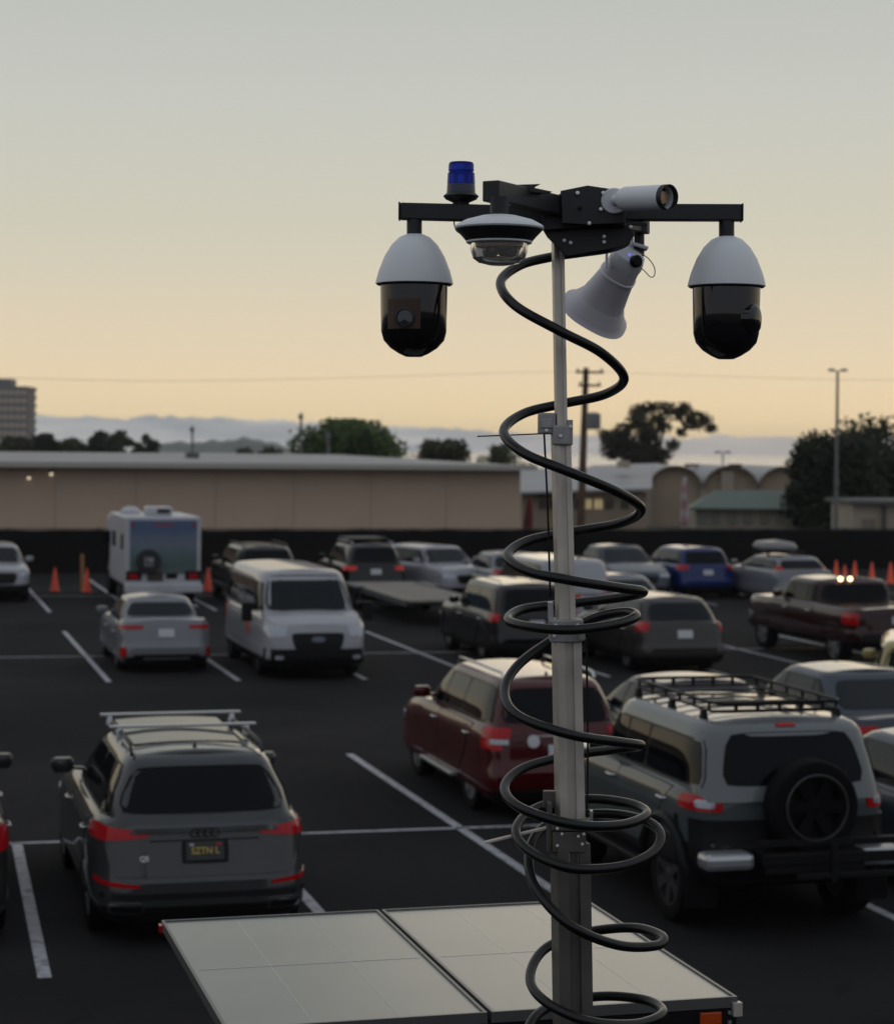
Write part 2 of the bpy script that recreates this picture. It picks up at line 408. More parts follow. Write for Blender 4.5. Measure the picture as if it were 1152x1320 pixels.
BASE = dict(L=4.6, W=1.85, H=1.65, wb=2.7, r=.35, tw=.23, zb=.2, belt=1.04, nose=.74, cowl=1.0, deck=None, hood0=1.25, rb=.15, rt=.5, ft=1.95, fb=1.2,
            glo=.90, ghi=.70, nb=10, ng=8, doors=2, clad=None, glass=GLS, side_glass=None, style='five', rails=None, cabin=None, rear=True, front=True,
            tl=((.62, .985, .86, .98),), hl=((.55, .985, .64, .76),), bars=False, tlm=None, plate='white', fo=(.98, 1.36), mir=True, win_top=.13, rwk=.84, darkrim=False, foh=.05,
            pill=None, qtr=True, dr=None, tuck=.12, tilt=.10, bumper=None, grille=None, cut=None, spoiler=False, detail=True)
def vehicle(name, label, cat, pnt, color, ref='RL', head=0, **kw):
    p = dict(BASE); p.update(kw); L, Wd, H, wb, r, zb = p['L'], p['W'], p['H'], p['wb'], p['r'], p['zb']; hw = Wd / 2; hl = L / 2
    rz = ANG + R(head); loc = {'RL': (-hw + .06, -wb / 2), 'RR': (hw - .06, -wb / 2), 'FL': (-hw + .06, wb / 2), 'FR': (hw - .06, wb / 2), 'C': (0, 0), 'RLC': (-hw, -hl)}[ref]
    g_ = pnt if isinstance(pnt, Vector) else G(*pnt); lv = Matrix.Rotation(rz, 3, 'Z') @ Vector((loc[0], loc[1], 0))
    root = empty(name, (g_.x - lv.x, g_.y - lv.y, 0), rz, label=label, cat=cat)
    belt, deck = p['belt'], p['deck'] or p['belt']
    fbY, rbY = hl - p['fb'], -hl + p['rb']
    zt = tab([(-hl, deck - .03), (-hl + .08, deck), (rbY, deck if p['deck'] is None else deck + .02), (min(rbY + .4, 0), belt), (fbY, p['cowl']), (fbY + .25, p['cowl'] - .03), (hl - .35, p['nose'] + .08), (hl - .1, p['nose']), (hl, p['nose'] - .05)])
    tk, tl_ = p['tuck'], p['tilt']
    y0 = tab([(0, -hl + tk), (.12, -hl + .03), (.2, -hl), (.42, -hl), (.46, -hl + .035), (.9, -hl + .035 + tl_ * .8), (1, -hl + .05 + tl_)])
    y1 = tab([(0, hl - tk), (.15, hl - .02), (.25, hl), (.6, hl - .01), (.85, hl - .05), (1, hl - .12)])
    wt = tab([(0, hw * .9), (.1, hw * .97), (.22, hw), (.45, hw * .985), (.72, hw), (.86, hw * .985), (.95, hw * .95), (1, hw * .905)])
    B = Surf(y0, y1, wt, zb, zt, p['nb'])
    vs_ = [0, .05, .12, .2, .3, .42, .46, .6, .72, .86, .92, .97, 1]
    mb = B.shell(vs_, .035, 0, low=(p['clad'] if p['clad'] is not None else .05))
    body = mb.build('body', [color, TRIM, UND], root, True, ang=40)
    cu = MB()
    for sx_ in (-1, 1):
        for yy in (-wb / 2, wb / 2):
            Mx = Matrix.Translation((sx_ * (hw - .1), yy, r)) @ Matrix.Rotation(R(90), 4, 'Y')
            cu.lathe([(r + .055, -.24), (r + .055, .3)], 28, Mx)
    if p['cut']: cu.box(*p['cut'])
    cm = cu.mesh('cutter', [UND]); cobj = bpy.data.objects.new('cutter', cm); COL.objects.link(cobj)
    bm_ = body.modifiers.new('arch', 'BOOLEAN'); bm_.object = cobj; bm_.operation = 'DIFFERENCE'; bm_.solver = 'EXACT'; bm_.material_mode = 'TRANSFER'
    dg = bpy.context.evaluated_depsgraph_get(); me = bpy.data.meshes.new_from_object(body.evaluated_get(dg)); body.modifiers.clear(); body.data = me
    bpy.data.objects.remove(cobj)
    me.polygons.foreach_set('use_smooth', [True] * len(me.polygons)); me.set_sharp_from_angle(angle=R(40))
    # cabin
    gb = belt - .10; gt = H - .035
    rbT, ftT = -hl + p['rt'], hl - p['ft']
    gy0 = tab([(0, rbY - .03), (.86, rbT - .07), (.95, rbT + .0), (1, rbT + .08)]); gy1 = tab([(0, fbY + .06), (.86, ftT + .10), (.95, ftT), (1, ftT - .10)])
    gd = p['glo'] - p['ghi']; gw = tab([(0, hw * p['glo']), (.15, hw * (p['glo'] - .01)), (.5, hw * (p['glo'] - .34 * gd)), (.86, hw * (p['ghi'] + .03)), (.95, hw * (p['ghi'] - .01)), (1, hw * (p['ghi'] - .075))])
    C_ = Surf(gy0, gy1, gw, gb, lambda y: gt, p['ng'])
    cab = C_.shell([0, .15, .3, .5, .7, .86, .91, .95, .98, 1], .035).build('roof', p['cabin'] or color, root, True, ang=60)
    gl = p['glass']; sgl = p['side_glass'] or gl; zlo, zhi = belt + .025, H - p['win_top']
    vz = lambda z: (z - gb) / (gt - gb)
    if p['rear']:
        patch(C_, 'rear', -p['rwk'] - .04, p['rwk'] + .04, (deck if p['deck'] else belt) + .03, H - .12, -p['rwk'], p['rwk'], rnd=.07, nu=14).build('rear_window', gl, root, True)
    if p['front']:
        patch(C_, 'front', -.90, .90, p['cowl'] + .02, H - .10, -.86, .86, rnd=.05, nu=14).build('windscreen', GLB, root, True)
    # side windows
    yr0, yr1, yf0, yf1 = gy0(vz(zlo)) + p.get('dpil', .2), gy0(vz(zhi)) + p.get('dpil', .2), gy1(vz(zlo)) - .13, gy1(vz(zhi)) - .10
    pl = p['pill'] or ([.12, -.72] if p['doors'] == 2 else [.1])
    ed = [(yr0, yr1)] + [(y, y) for y in sorted(pl) if y > yr0 + .15] + [(yf0, yf1)]
    for face in ('left', 'right'):
        patch(C_, face, ed[0][0] - .03, ed[-1][0] + .05, zlo - .02, zhi + .018, ed[0][1] - .02, ed[-1][1] + .02, rnd=.03, nu=12, off=.002).build('window_surround', p.get('wsur', TRIM), root, True)
        for (a0, a1), (b0, b1) in zip(ed, ed[1:]):
            patch(C_, face, a0 + .02, b0 - .02, zlo, zhi, a1 + .02, b1 - .02, rnd=.05, nu=8, off=.006).build('side_window', sgl, root, True)
        if p['detail']:
            # doors with handles; edges clear the arches
            dlo, dhi = zb + .16, belt - .045; ar = r + .10
            yy = [(-wb / 2 + ar, max(-wb / 2 - .1, yr0 - .05)), (pl[0], pl[0]), (wb / 2 - ar, wb / 2 - ar + .05)] if p['doors'] == 2 else [(-wb / 2 + ar, -wb / 2 + ar), (wb / 2 - ar, wb / 2 - ar + .05)]
            for (a0, a1), (b0, b1) in zip(yy, yy[1:]):
                patch(B, face, a0 - .006, b0 + .006, dlo - .012, dhi + .010, a1 - .006, b1 + .006, off=.003, rnd=.015, nu=8, nv=8, depth=.010).build('door_gap', DARK, root)
                dm = patch(B, face, a0 + .006, b0 - .006, dlo, dhi, a1 + .006, b1 - .006, off=.006, rnd=.015, nu=8, nv=8, depth=.012).build('door', color, root, True, ang=25)
                hy = a1 + .16; hp = B.raw(face, hy, dhi - .12); sg = 1 if face == 'right' else -1
                MB().tube([hp + Vector((sg * .004, -.09, 0)), hp + Vector((sg * .035, -.07, 0)), hp + Vector((sg * .035, .07, 0)), hp + Vector((sg * .004, .09, 0))], .013, 6).build('door_handle', p.get('handle', CHR), dm, True)
        if p['mir']:
            sg = 1 if face == 'right' else -1; q_ = C_.raw(face, fbY - .42, belt + .05)
            m_ = MB(); m_.lathe([(.0001, -.09), (.07, -.08), (.095, -.03), (.1, .04), (.075, .085), (.0001, .09)], 12, Matrix.Translation((sg * (hw + .045), q_.y + .02, belt + .09)) @ Matrix.Diagonal((1.15, .7, .85, 1)))
            m_.beam(q_ + Vector((-sg * .03, 0, .0)), Vector((sg * (hw + .02), q_.y + .02, belt + .07)), .05, .03)
            m_.build('wing_mirror', p.get('mirm', color), root, True)
    if p['detail']:
        for face in (('left', 'right') if p['clad'] is not None else ()):
            for yy in (-wb / 2, wb / 2):   # arch lip
                pts = []
                for k in range(13):
                    t = math.pi * k / 12; z = r + (r + .06) * math.sin(t); y = yy + (r + .06) * math.cos(t)
                    if z < zt(y) - .02: q_ = B.raw(face, y, max(z, zb + .03)); q_.x += (.004 if face == 'right' else -.004); pts.append(q_)
                MB().tube(pts, .009, 5).build('wheel_arch', TRIM if p['clad'] is not None else color, root, True)
    for sx_ in (-1, 1):
        for yy in (-wb / 2, wb / 2): add_wheel(root, sx_ * (hw - p['tw'] / 2 - .02), yy, r, p['tw'], p['style'], p['darkrim'])
    MB().box((0, 0, zb + .02), (Wd - .62, L - .5, .18)).build('underbody', UND, root)
    # lamps
    for k0, k1, z0, z1 in p['tl']:
        for sg in (-1, 1): patch(B if z1 < deck + .02 else C_, 'rear', sg * k0, sg * k1, z0, z1, off=.012, depth=.03, rnd=.04, nu=8, z0b=z0 - p.get('tls', 0), z1b=z1 + p.get('tls', 0)).build('tail_light', p['tlm'] or RED, root, True)
    if p['rear']:
        pz = p.get('pz', deck - .22)
        patch(B, 'rear', -.17, .17, pz - .07, pz + .08, off=.012, depth=.02, nu=3, nv=2).build('number_plate', PLT if p['plate'] == 'white' else PLTB, root)
        patch(B, 'rear', -.93, .93, zb + .02, zb + .16, off=.01, depth=.03, nu=16, nv=3).build('lower_bumper', TRIM, root, True)
    if p['front']:
        for k0, k1, z0, z1 in p['hl']:
            for sg in (-1, 1): patch(B, 'front', sg * k0, sg * k1, z0, z1, off=.01, depth=.03, rnd=.05, nu=8, z1b=z1 + .03).build('headlight', HEAD, root, True)
        gk, gz0, gz1 = p['grille'] or (.48, .46, .66)
        patch(B, 'front', -gk * .85, gk * .85, gz0, gz1, -gk, gk, off=.012, depth=.03, rnd=.06, nu=10).build('grille', DARK, root, True)
        patch(B, 'front', -.92, .92, zb + .02, zb + .18, off=.01, depth=.03, nu=16, nv=3).build('lower_bumper', TRIM, root, True)
    if p['rails']:
        for sg in (-1, 1):
            x = sg * hw * (p['ghi'] - .06); ys = [rbT + .1, rbT + .22, ftT - .25, ftT - .1]
            MB().tube([(x, ys[0], gt - .0), (x, ys[1], H + .035), (x, (ys[1] + ys[2]) / 2, H + .045), (x, ys[2], H + .035), (x, ys[3], gt)], .018, 6).build('roof_rail', p['rails'], root, True)
    if p['bars']:
        for yy in p['bars']:
            m_ = MB(); x = hw * .64; m_.box((0, yy, H + .085), (2 * x + .14, .07, .025))
            for sg in (-1, 1): m_.box((sg * (x - .02), yy, H + .035), (.06, .11, .09), taper=.7)
            m_.build('roof_crossbar', p.get('barm', SILV), root, bevel=.006)
    if p['spoiler']:
        q0 = rbT - .04; MB().box((0, q0 - .06, H - .06), (Wd * p['ghi'] * .92, .26, .03)).build('spoiler', color, root, bevel=.01)
    root['_'] = 0; del root['_']
    return dict(root=root, B=B, C=C_, hl=hl, hw=hw, zt=zt, p=p, color=color, gt=gt, rbT=rbT, ftT=ftT)

P_GREY = paint('grey_metallic', (.052, .056, .058), .5, .3)
P_SILV = paint('silver_metallic', (.22, .23, .25), .5, .32)
P_WHITE = paint('white_gloss', (.40, .40, .43), 0, .35)
P_MAROON = paint('maroon_metallic', (.075, .0015, .004), .3, .3)
P_MARDK = paint('dark_maroon', (.030, .004, .005), .3, .3)
P_BLUE = paint('blue_metallic', (.008, .022, .14), .3, .3)
P_NAVY = paint('navy_metallic', (.010, .013, .030), .3, .35)
P_STEEL = paint('steel_blue_metallic', (.045, .058, .085), .5, .35)
P_BLACK = paint('black_gloss', (.006, .0065, .008), .1, .25)
P_DKGREEN = paint('charcoal_green', (.035, .038, .036), .4, .3)
P_TAUPE = paint('taupe_metallic', (.045, .042, .040), .4, .35)
P_FJ = paint('sage_silver', (.085, .098, .103), .4, .38)
P_FJW = paint('off_white_roof', (.17, .185, .19), .2, .35)
P_YEL = paint('pale_yellow', (.42, .35, .14), 0, .35)

def yfix(py, d): return py
# 1 grey SUV in front
c = vehicle('parked_suv', 'dark grey metallic SUV with silver roof crossbars parked just beyond the solar panels', 'SUV', (117, 1196), P_GREY,
            L=4.68, W=1.90, H=1.60, wb=2.82, r=.37, belt=1.06, cowl=1.05, nose=.80, deck=1.08, rb=.14, rt=.52, ft=2.15, fb=1.35, glo=.89, ghi=.665, nb=8, tilt=.15,
            tl=((.50, .985, .928, .972), ), tls=.045, plate='black', pz=.80, rails=TRIM, bars=(-.75, .15), style='five', rwk=.86)
rt, B, C_ = c['root'], c['B'], c['C']
for sg in (-1, 1):
    patch(B, 'rear', sg * .60, sg * .97, .52, .55, off=.012, z0b=.54, z1b=.58).build('reflector', RED, rt, True)
    patch(B, 'rear', sg * .56, sg * .86, .31, .39, off=.02, depth=.04, rnd=.08).build('exhaust_trim', CHR, rt, True)
    patch(B, 'rear', sg * .58, sg * .84, .325, .375, off=.026, depth=.03, rnd=.08).build('exhaust_opening', DARK, rt, True)
patch(B, 'rear', -.93, .93, .42, .47, off=.008, nu=16, nv=2).build('bumper_trim', TRIM, rt, True)
patch(B, 'rear', -.50, .50, .885, .898, off=.007, nu=12, nv=1).build('tailgate_seam', DARK, rt, True)
patch(B, 'rear', -.84, .84, .60, 1.04, -.90, .90, off=.005, rnd=.03, nu=16, nv=8, depth=.012).build('tailgate', P_GREY, rt, True)
patch(B, 'rear', -.215, .215, .70, .895, off=.010, nu=4, nv=2, depth=.012, rnd=.03).build('plate_recess', DARK, rt, True)
def rear_frame(S_, k, z, off):
    o_ = S_.raw('rear', k, z); e = .02; du = S_.raw('rear', k + e, z) - S_.raw('rear', k - e, z); dv = S_.raw('rear', k, z + e) - S_.raw('rear', k, z - e)
    n = du.cross(dv).normalized(); M = frame_mat(o_ + n * off, n, du); return M
YLET = mat('plate_lettering', (.45, .33, .07), .6); WLET = mat('plate_sticker', (.4, .4, .45), .6)
text('SZTN L', .078, YLET, rt, rear_frame(B, 0, .80, .022), 'plate_lettering', scx=.95, bold=.0015)
M = rear_frame(B, 0, .80, .020)
m1 = MB(); m1.box(M @ Vector((-.115, .055, 0)), (.04, .02, .003), M.to_3x3()); m1.build('plate_sticker', WLET, rt)
m1 = MB(); m1.box(M @ Vector((.115, .055, 0)), (.04, .02, .003), M.to_3x3()); m1.build('plate_sticker', RED, rt)
text('Q5', .06, CHR, rt, rear_frame(B, -.55, .75, .024), 'model_badge', bold=.001)
M = rear_frame(B, 0, .95, .030); m1 = MB()
for i in range(4):
    ctr = Vector(((i - 1.5) * .058, 0, 0)); m1.tube([M @ (ctr + Vector((.036 * math.cos(t), .036 * math.sin(t), 0))) for t in [2 * math.pi * k / 16 for k in range(16)]], .005, 5, closed=True)
m1.build('ring_badge', TRIM, rt, True)
MB().lathe([(.0001, .09), (.02, .05), (.05, .0)], 10, Matrix.Translation((0, c['rbT'] + .28, c['gt'] + .02)) @ Matrix.Diagonal((.5, 1.4, .8, 1))).build('antenna_fin', DARK, rt, True)
m1 = MB(); m1.add([(-.5, -.35, 1.603), (.5, -.35, 1.603), (.48, .3, 1.601), (-.48, .3, 1.601)], [(0, 1, 2, 3)])
# panoramic roof glass follows the crown
cs = MB()
for i in range(7):
    x = -.50 + i / 6; z = c['gt'] + .035 * (1 - (x / .66) ** 2) + .006
    for y in (-1.2, .55): cs.v.append((x, y, z))
for i in range(6): cs.f.append((2 * i, 2 * i + 2, 2 * i + 3, 2 * i + 1)); cs.m.append(0)
cs.build('sunroof', GLS, rt, True)

# 2 SUV at the left edge
vehicle('parked_suv', 'dark SUV cut off by the left edge beside the grey SUV', 'SUV', (0, 1196), P_DKGREEN, ref='RR', L=4.7, W=1.9, H=1.62, belt=1.07, cowl=1.05, nose=.8, wb=2.8, r=.37,
        tl=((.60, .99, .82, 1.02),), rails=TRIM)
# 3 red SUV
c = vehicle('parked_suv', 'maroon red SUV with roof rails parked behind the mast, white badge on its tailgate', 'SUV', (608, 1042), P_MAROON, L=4.6, W=1.74, H=1.61, wb=2.64, r=.36, belt=1.07,
            cowl=1.04, nose=.86, rb=.12, rt=.42, ft=1.85, fb=1.15, glo=.92, ghi=.70, tl=((.70, .985, .93, 1.05), (.80, .985, .80, .93)), rails=CHR, spoiler=False, style='five', nb=11, ng=8, pz=.78)
rt, B = c['root'], c['B']
for sg in (-1, 1): patch(B, 'rear', sg * .72, sg * .93, .87, .925, off=.016, depth=.02).build('reversing_light', HEAD, rt, True)
MB().lathe([(.075, 0), (.075, .012), (.0001, .014)], 18, rear_frame(B, -.38, .90, .012)).build('tailgate_badge', mat('white_badge', (.55, .56, .58), .4), rt, True)
patch(B, 'rear', -.45, .45, .955, .975, off=.014, depth=.02).build('chrome_strip', CHR, rt, True)
for sg in (-1, 1): MB().box((sg * .87, 0, .33), (.14, 1.55, .04)).build('side_step', SILV, rt, bevel=.01)
MB().lathe([(.0001, .08), (.02, .05), (.045, .0)], 10, Matrix.Translation((0, c['rbT'] + .25, c['gt'] + .02)) @ Matrix.Diagonal((.5, 1.4, .8, 1))).build('antenna_fin', DARK, rt, True)

# 4 off-roader
c = vehicle('parked_off_roader', 'sage silver off-roader with black roof basket and spare wheel on its rear door', 'off-roader', (862, 1186), P_FJ, L=4.25, W=1.93, H=1.88, wb=2.69, r=.42, tw=.27, zb=.46, belt=1.28,
            cowl=1.26, nose=1.14, rb=.05, rt=.30, ft=1.75, fb=1.38, glo=.93, ghi=.79, nb=9, ng=10, cabin=P_FJW, clad=.42, tl=((.72, .985, 1.09, 1.22),), style='six', darkrim=True, tuck=.05, tilt=.02, rwk=.74,
            pill=[-.05, -.62], doors=2, dpil=.10, win_top=.20, fo=(.9, .9), handle=CHR, mirm=TRIM)
rt, B, C_ = c['root'], c['B'], c['C']; hl = c['hl']
for sg in (-1, 1):
    patch(B, 'rear', sg * .79, sg * .93, 1.12, 1.19, off=.018, depth=.02, rnd=.1).build('reversing_light', HEAD, rt, True)
    MB().box((sg * .72, -hl - .10, .70), (.46, .26, .15)).build('bumper_end', SILV, rt, bevel=.05)
    MB().box((sg * .82, -1.9, .38), (.3, .03, .3)).build('mud_flap', RUB, rt)
    MB().box((sg * .93, .0, .44), (.16, 1.45, .05)).build('side_step', DARK, rt, bevel=.01)
MB().box((.05, -hl - .16, .68), (.95, .22, .20)).build('tow_bumper', DARK, rt, bevel=.02)
patch(B, 'rear', -.99, .99, .50, 1.02, off=.012, depth=.03, nu=20, nv=6).build('rear_cladding', DARK, rt, True)
for sg, fc in ((-1, 'left'), (1, 'right')):
    patch(B, fc, -hl + .06, -1.345 - .50, .50, 1.02, off=.012, depth=.03).build('side_cladding', DARK, rt, True)
    pts = []
    for k in range(15):
        t = math.pi * k / 14; q_ = B.raw(fc, -1.345 + .53 * math.cos(t), .42 + .53 * math.sin(t)); q_.x += sg * .02; pts.append(q_)
    MB().tube(pts, .05, 6).build('wheel_flare', DARK, rt, True)
m1 = MB(); m1.beam((-.5, -hl - .25, .86), (.95, -hl - .25, .86), .06, .06); m1.beam((.15, -hl - .1, .56), (.15, -hl - .42, .56), .06, .06); m1.beam((.15, -hl - .42, .53), (.15, -hl - .42, .88), .06, .06); m1.beam((-.2, -hl - .42, .60), (.9, -hl - .42, .60), .05, .05); m1.beam((-.45, -hl - .26, .72), (.9, -hl - .26, .72), .05, .09)
m1.build('hitch_rack', DARK, rt, bevel=.006)
ty, rm, rmd = wheel_meshes(.41, .27, 'six')
RIMK2 = mat('black_steel', (.005, .005, .006), .6, 0, spec=.08); rmd = rmd.copy(); rmd.materials[0] = RIMK2
sp = link('spare_wheel', ty, rt, (.06, -hl - .13, 1.16), (0, 0, -math.pi / 2)); link('rim', rmd, sp)
MB().tube([Vector((.06 + .285 * math.cos(t), -hl - .275, 1.16 + .285 * math.sin(t))) for t in [2 * math.pi * k / 28 for k in range(28)]], .012, 6, closed=True).build('spare_wheel_ring', RIMD, rt, True)
MB().box((.06, -hl - .02, 1.16), (.3, .1, .3)).build('spare_wheel_bracket', DARK, rt)
patch(C_, 'rear', -.12, .12, 1.80, 1.82, off=.012).build('brake_light', RED, rt, True)
# roof basket
z0, z1 = 1.925, 2.0; x = .62; ya, yb = -1.70, .42
def rr(z, ins=0): 
    pts = []
    for cx_, cy_, a0 in ((x - .12, ya + .12, -90), (x - .12, yb - .12, 0), (-x + .12, yb - .12, 90), (-x + .12, ya + .12, 180)):
        for k in range(5): t = R(a0 + k * 22.5); pts.append((cx_ + (.12 - ins) * math.cos(t), cy_ + (.12 - ins) * math.sin(t), z))
    return pts
bk = MB().tube(rr(z1), .016, 7, closed=True).build('roof_basket', DARK, rt, True)
MB().tube(rr(z0), .013, 7, closed=True).build('lower_rail', DARK, bk, True)
for i in range(7): MB().box((0, ya + .12 + i * (yb - ya - .24) / 6, z0), (2 * x - .04, .028, .012)).build('slat', DARK, bk)
for sg in (-1, 1):
    for i in range(6): yy = ya + .14 + i * (yb - ya - .28) / 5; MB().box((sg * x, yy, (z0 + z1) / 2), (.02, .03, z1 - z0)).build('upright', DARK, bk)
    for yy in (ya + .2, -.7, yb - .2): MB().box((sg * (x + .03), yy, 1.885), (.06, .10, .09), taper=.6).build('foot', DARK, bk)
for i in range(5):
    for yy in (ya, yb): MB().box((-x + .2 + i * (2 * x - .4) / 4, yy, (z0 + z1) / 2), (.03, .02, z1 - z0)).build('upright', DARK, bk)

# 5 6 7 sedans among them
A0 = Vector((.84, 26.4, 0))
vehicle('parked_sedan', 'dark navy sedan with only its roof showing between the red SUV and the off-roader', 'sedan', A0 + V * 2.3, P_NAVY, ref='C', L=4.7, W=1.82, H=1.41, wb=2.75, r=.33, zb=.16, belt=.95, cowl=.95, nose=.66,
        deck=1.0, rb=.75, rt=1.55, ft=2.0, fb=1.15, tl=((.62, .985, .80, .92),), glass=GLB, ghi=.68, rwk=.8)
vehicle('parked_sedan', 'steel blue sedan parked beyond the off-roader, large rear window and bright roof', 'sedan', A0 + V * 4.55 + U * .1, P_STEEL, ref='C', L=4.7, W=1.84, H=1.50, wb=2.75, r=.33, zb=.16, belt=.96, cowl=.96, nose=.68,
        deck=1.03, rb=.62, rt=1.45, ft=2.0, fb=1.15, tl=((.62, .985, .82, .96),), glass=GLB, ghi=.69, rwk=.82)
vehicle('parked_hatchback', 'steel blue hatchback cut off by the right edge just beside the off-roader', 'hatchback', Vector((2.56, 20.5, 0)) + V * 2.62 + U * .35, P_STEEL, ref='C', L=4.4, W=1.78, H=1.46, wb=2.65, r=.32, zb=.16, belt=.98, cowl=.95, nose=.68,
        rb=.3, rt=.9, ft=1.9, fb=1.0, tl=((.7, .985, .82, 1.0),), glass=GLB, side_glass=GLB)
vehicle('parked_suv', 'pale yellow boxy SUV at the right edge behind the steel blue sedan', 'SUV', pt(1121, 740, 30.6), P_YEL, ref='RLC', head=-27, L=4.3, W=1.8, H=1.54, wb=2.6, r=.34, belt=1.0, cowl=1.0, nose=.85, rb=.05, rt=.22, ft=1.6, fb=1.2, glo=.93, ghi=.78, detail=False)

# pickup
c = vehicle('parked_pickup', 'dark maroon pickup truck with extended cab parked at the right, its bed towards us', 'pickup truck', (1075, 857), P_MARDK, L=5.7, W=1.98, H=1.68, wb=3.62, r=.40, tw=.26, zb=.42, belt=1.18, cowl=1.18, nose=1.06,
            rb=2.05, rt=2.18, ft=2.1, fb=1.62, glo=.92, ghi=.78, nb=10, ng=9, tl=((.86, .99, .86, 1.10),), pill=[.35, -.35], doors=2, tuck=.05, tilt=.02, clad=.18, cut=((0, -1.87, 1.35), (1.62, 1.72, 1.0)), dpil=.08, rwk=.85)
rt = c['root']
for sg in (-1, 1): tag(MB().lathe([(.045, 0), (.045, .03), (.03, .045), (.0001, .05)], 12, frame_mat((sg * .11 - .20, c['rbT'] - .05, 1.665), (0, -1, 0))).build('glow_disc', mat('warm_glow', (.9, .6, .3), .3, emit=(1, .62, .30), es=6), rt, True))  # added glowing discs standing in for two bright dots at the cab roof
MB().box((0, -c['hl'] - .06, .62), (1.75, .16, .18)).build('rear_bumper', TRIM, rt, bevel=.03)

# grey wagon and dark SUV in the second row
vehicle('parked_wagon', 'taupe grey station wagon right of the mast in the second row, tall red tail lights', 'station wagon', (808, 864), P_TAUPE, L=4.75, W=1.78, H=1.46, wb=2.67, r=.33, zb=.2, belt=.99, cowl=.97, nose=.72, rb=.15, rt=.62, ft=2.1, fb=1.2,
        tl=((.83, .985, .82, 1.0),), glass=GLB, side_glass=GLB, glo=.91, ghi=.70, clad=.25)
vehicle('parked_suv', 'black older SUV with low roof rails left of the mast in the second row', 'SUV', (622, 853), P_BLACK, L=4.65, W=1.84, H=1.62, wb=2.65, r=.36, belt=1.04, cowl=1.04, nose=.92, rb=.08, rt=.34, ft=1.8, fb=1.35, glo=.92, ghi=.76,
        tl=((.84, .985, .86, 1.02),), rails=CHR, side_glass=GLB, clad=.3)
ORNG = mat('orange_logo', (.60, .07, .02), .5)
c = vehicle('parked_minivan', 'white minivan behind the mast with a round orange logo on its rear door', 'minivan', Vector((2.14, 48.5, 0)), P_WHITE, ref='RLC', L=5.0, W=1.95, H=1.75, wb=3.0, r=.34, belt=1.05, cowl=1.05, nose=.85, rb=.08, rt=.3, ft=1.6, fb=.95, glo=.93, ghi=.80,
            tl=((.88, .985, .9, 1.3),), glass=mat('white_van_panel', (.36, .37, .40), .3), side_glass=GLB, detail=False, nb=9, ng=9)
MB().lathe([(.27, 0), (.27, .015), (.0001, .016)], 24, rear_frame(c['B'], -.18, .83, .02)).build('round_logo', ORNG, c['root'], True)
vehicle('parked_sedan', 'pale silver sedan just behind the taupe station wagon', 'sedan', pt(782, 700, 48), P_SILV, ref='RLC', L=4.5, W=1.76, H=1.36, wb=2.65, r=.32, zb=.16, belt=.93, cowl=.93, nose=.66, deck=.96, rb=.7, rt=1.4, ft=1.9, fb=1.1,
        glass=GLB, side_glass=GLB, detail=False)
vehicle('parked_sedan', 'steel blue saloon facing us near the fence, right behind the mast coil', 'sedan', pt(797, 700, 63.0), P_STEEL, ref='C', head=180, L=4.7, W=1.84, H=1.48, wb=2.75, r=.33, zb=.16, belt=.98, cowl=.98, nose=.72, deck=1.0, rb=.7, rt=1.4, ft=2.1, fb=1.25,
        glass=GLB, side_glass=GLB, detail=False)
vehicle('parked_hatchback', 'bright blue hatchback near the fence with red tail lights', 'hatchback', (934, 769), P_BLUE, ref='RR', L=4.3, W=1.80, H=1.48, wb=2.6, r=.33, belt=.98, cowl=.96, nose=.72, rb=.15, rt=.5, ft=1.8, fb=1.0, tl=((.70, .985, .84, .97),), side_glass=GLB, detail=False)
c = vehicle('parked_hatchback', 'silver hatchback carrying a grey roof box near the orange cones', 'hatchback', (989, 777), P_SILV, L=4.6, W=1.78, H=1.34, wb=2.7, r=.33, zb=.17, belt=.96, cowl=.94, nose=.7, rb=.2, rt=.75, ft=2.1, fb=1.0, tl=((.80, .985, .86, 1.06),), side_glass=GLB, detail=False, bars=(-.7, .3), barm=DARK)
rb_ = MB().lathe([(.0001, -.02), (.30, .0), (.40, .10), (.40, .16), (.34, .27), (.0001, .34)], 28, Matrix.Translation((-.15, -.25, 1.42)) @ Matrix.Diagonal((1.15, 2.4, 1, 1)), power=3.2)
ro = rb_.build('roof_box', mat('grey_roof_box', (.17, .17, .17), .4), None, True); ro.matrix_world = Matrix.Translation(c['root'].location) @ Matrix.Rotation(ANG, 4, 'Z')
tag(ro, 'grey plastic roof box on top of the silver hatchback near the cones', 'roof box')
# left row near the fence
WL = mat('window_label_white', (.5, .5, .5), .5)
vehicle('parked_suv', 'white SUV facing us, cut off by the left edge near the two cones', 'SUV', (35, 773), P_WHITE, ref='FL', head=180, L=4.6, W=1.86, H=1.52, wb=2.7, r=.35, belt=1.02, cowl=1.0, nose=.84, detail=False, hl=((.68, .985, .68, .80),), clad=.46, grille=(.62, .50, .80))
vehicle('parked_suv', 'black SUV with a light bonnet edge hidden behind the white passenger van', 'SUV', (296, 778), P_BLACK, L=4.8, W=1.9, H=1.62, wb=2.8, r=.38, zb=.3, belt=1.08, cowl=1.08, nose=.95, rb=.08, rt=.3, ft=1.8, fb=1.3, detail=False, side_glass=GLB, rails=TRIM)
c = vehicle('parked_suv', 'black SUV with a flat rooftop carrier and glowing red tail lights beside the flatbed trailer', 'SUV', (438, 772), P_BLACK, L=4.7, W=1.82, H=1.60, wb=2.7, r=.36, belt=1.04, cowl=1.03, nose=.84, rb=.12, rt=.42, ft=1.9, fb=1.2, detail=False, side_glass=GLB,
            tl=((.62, .985, .86, .98),), tlm=REDL, rails=SILV)
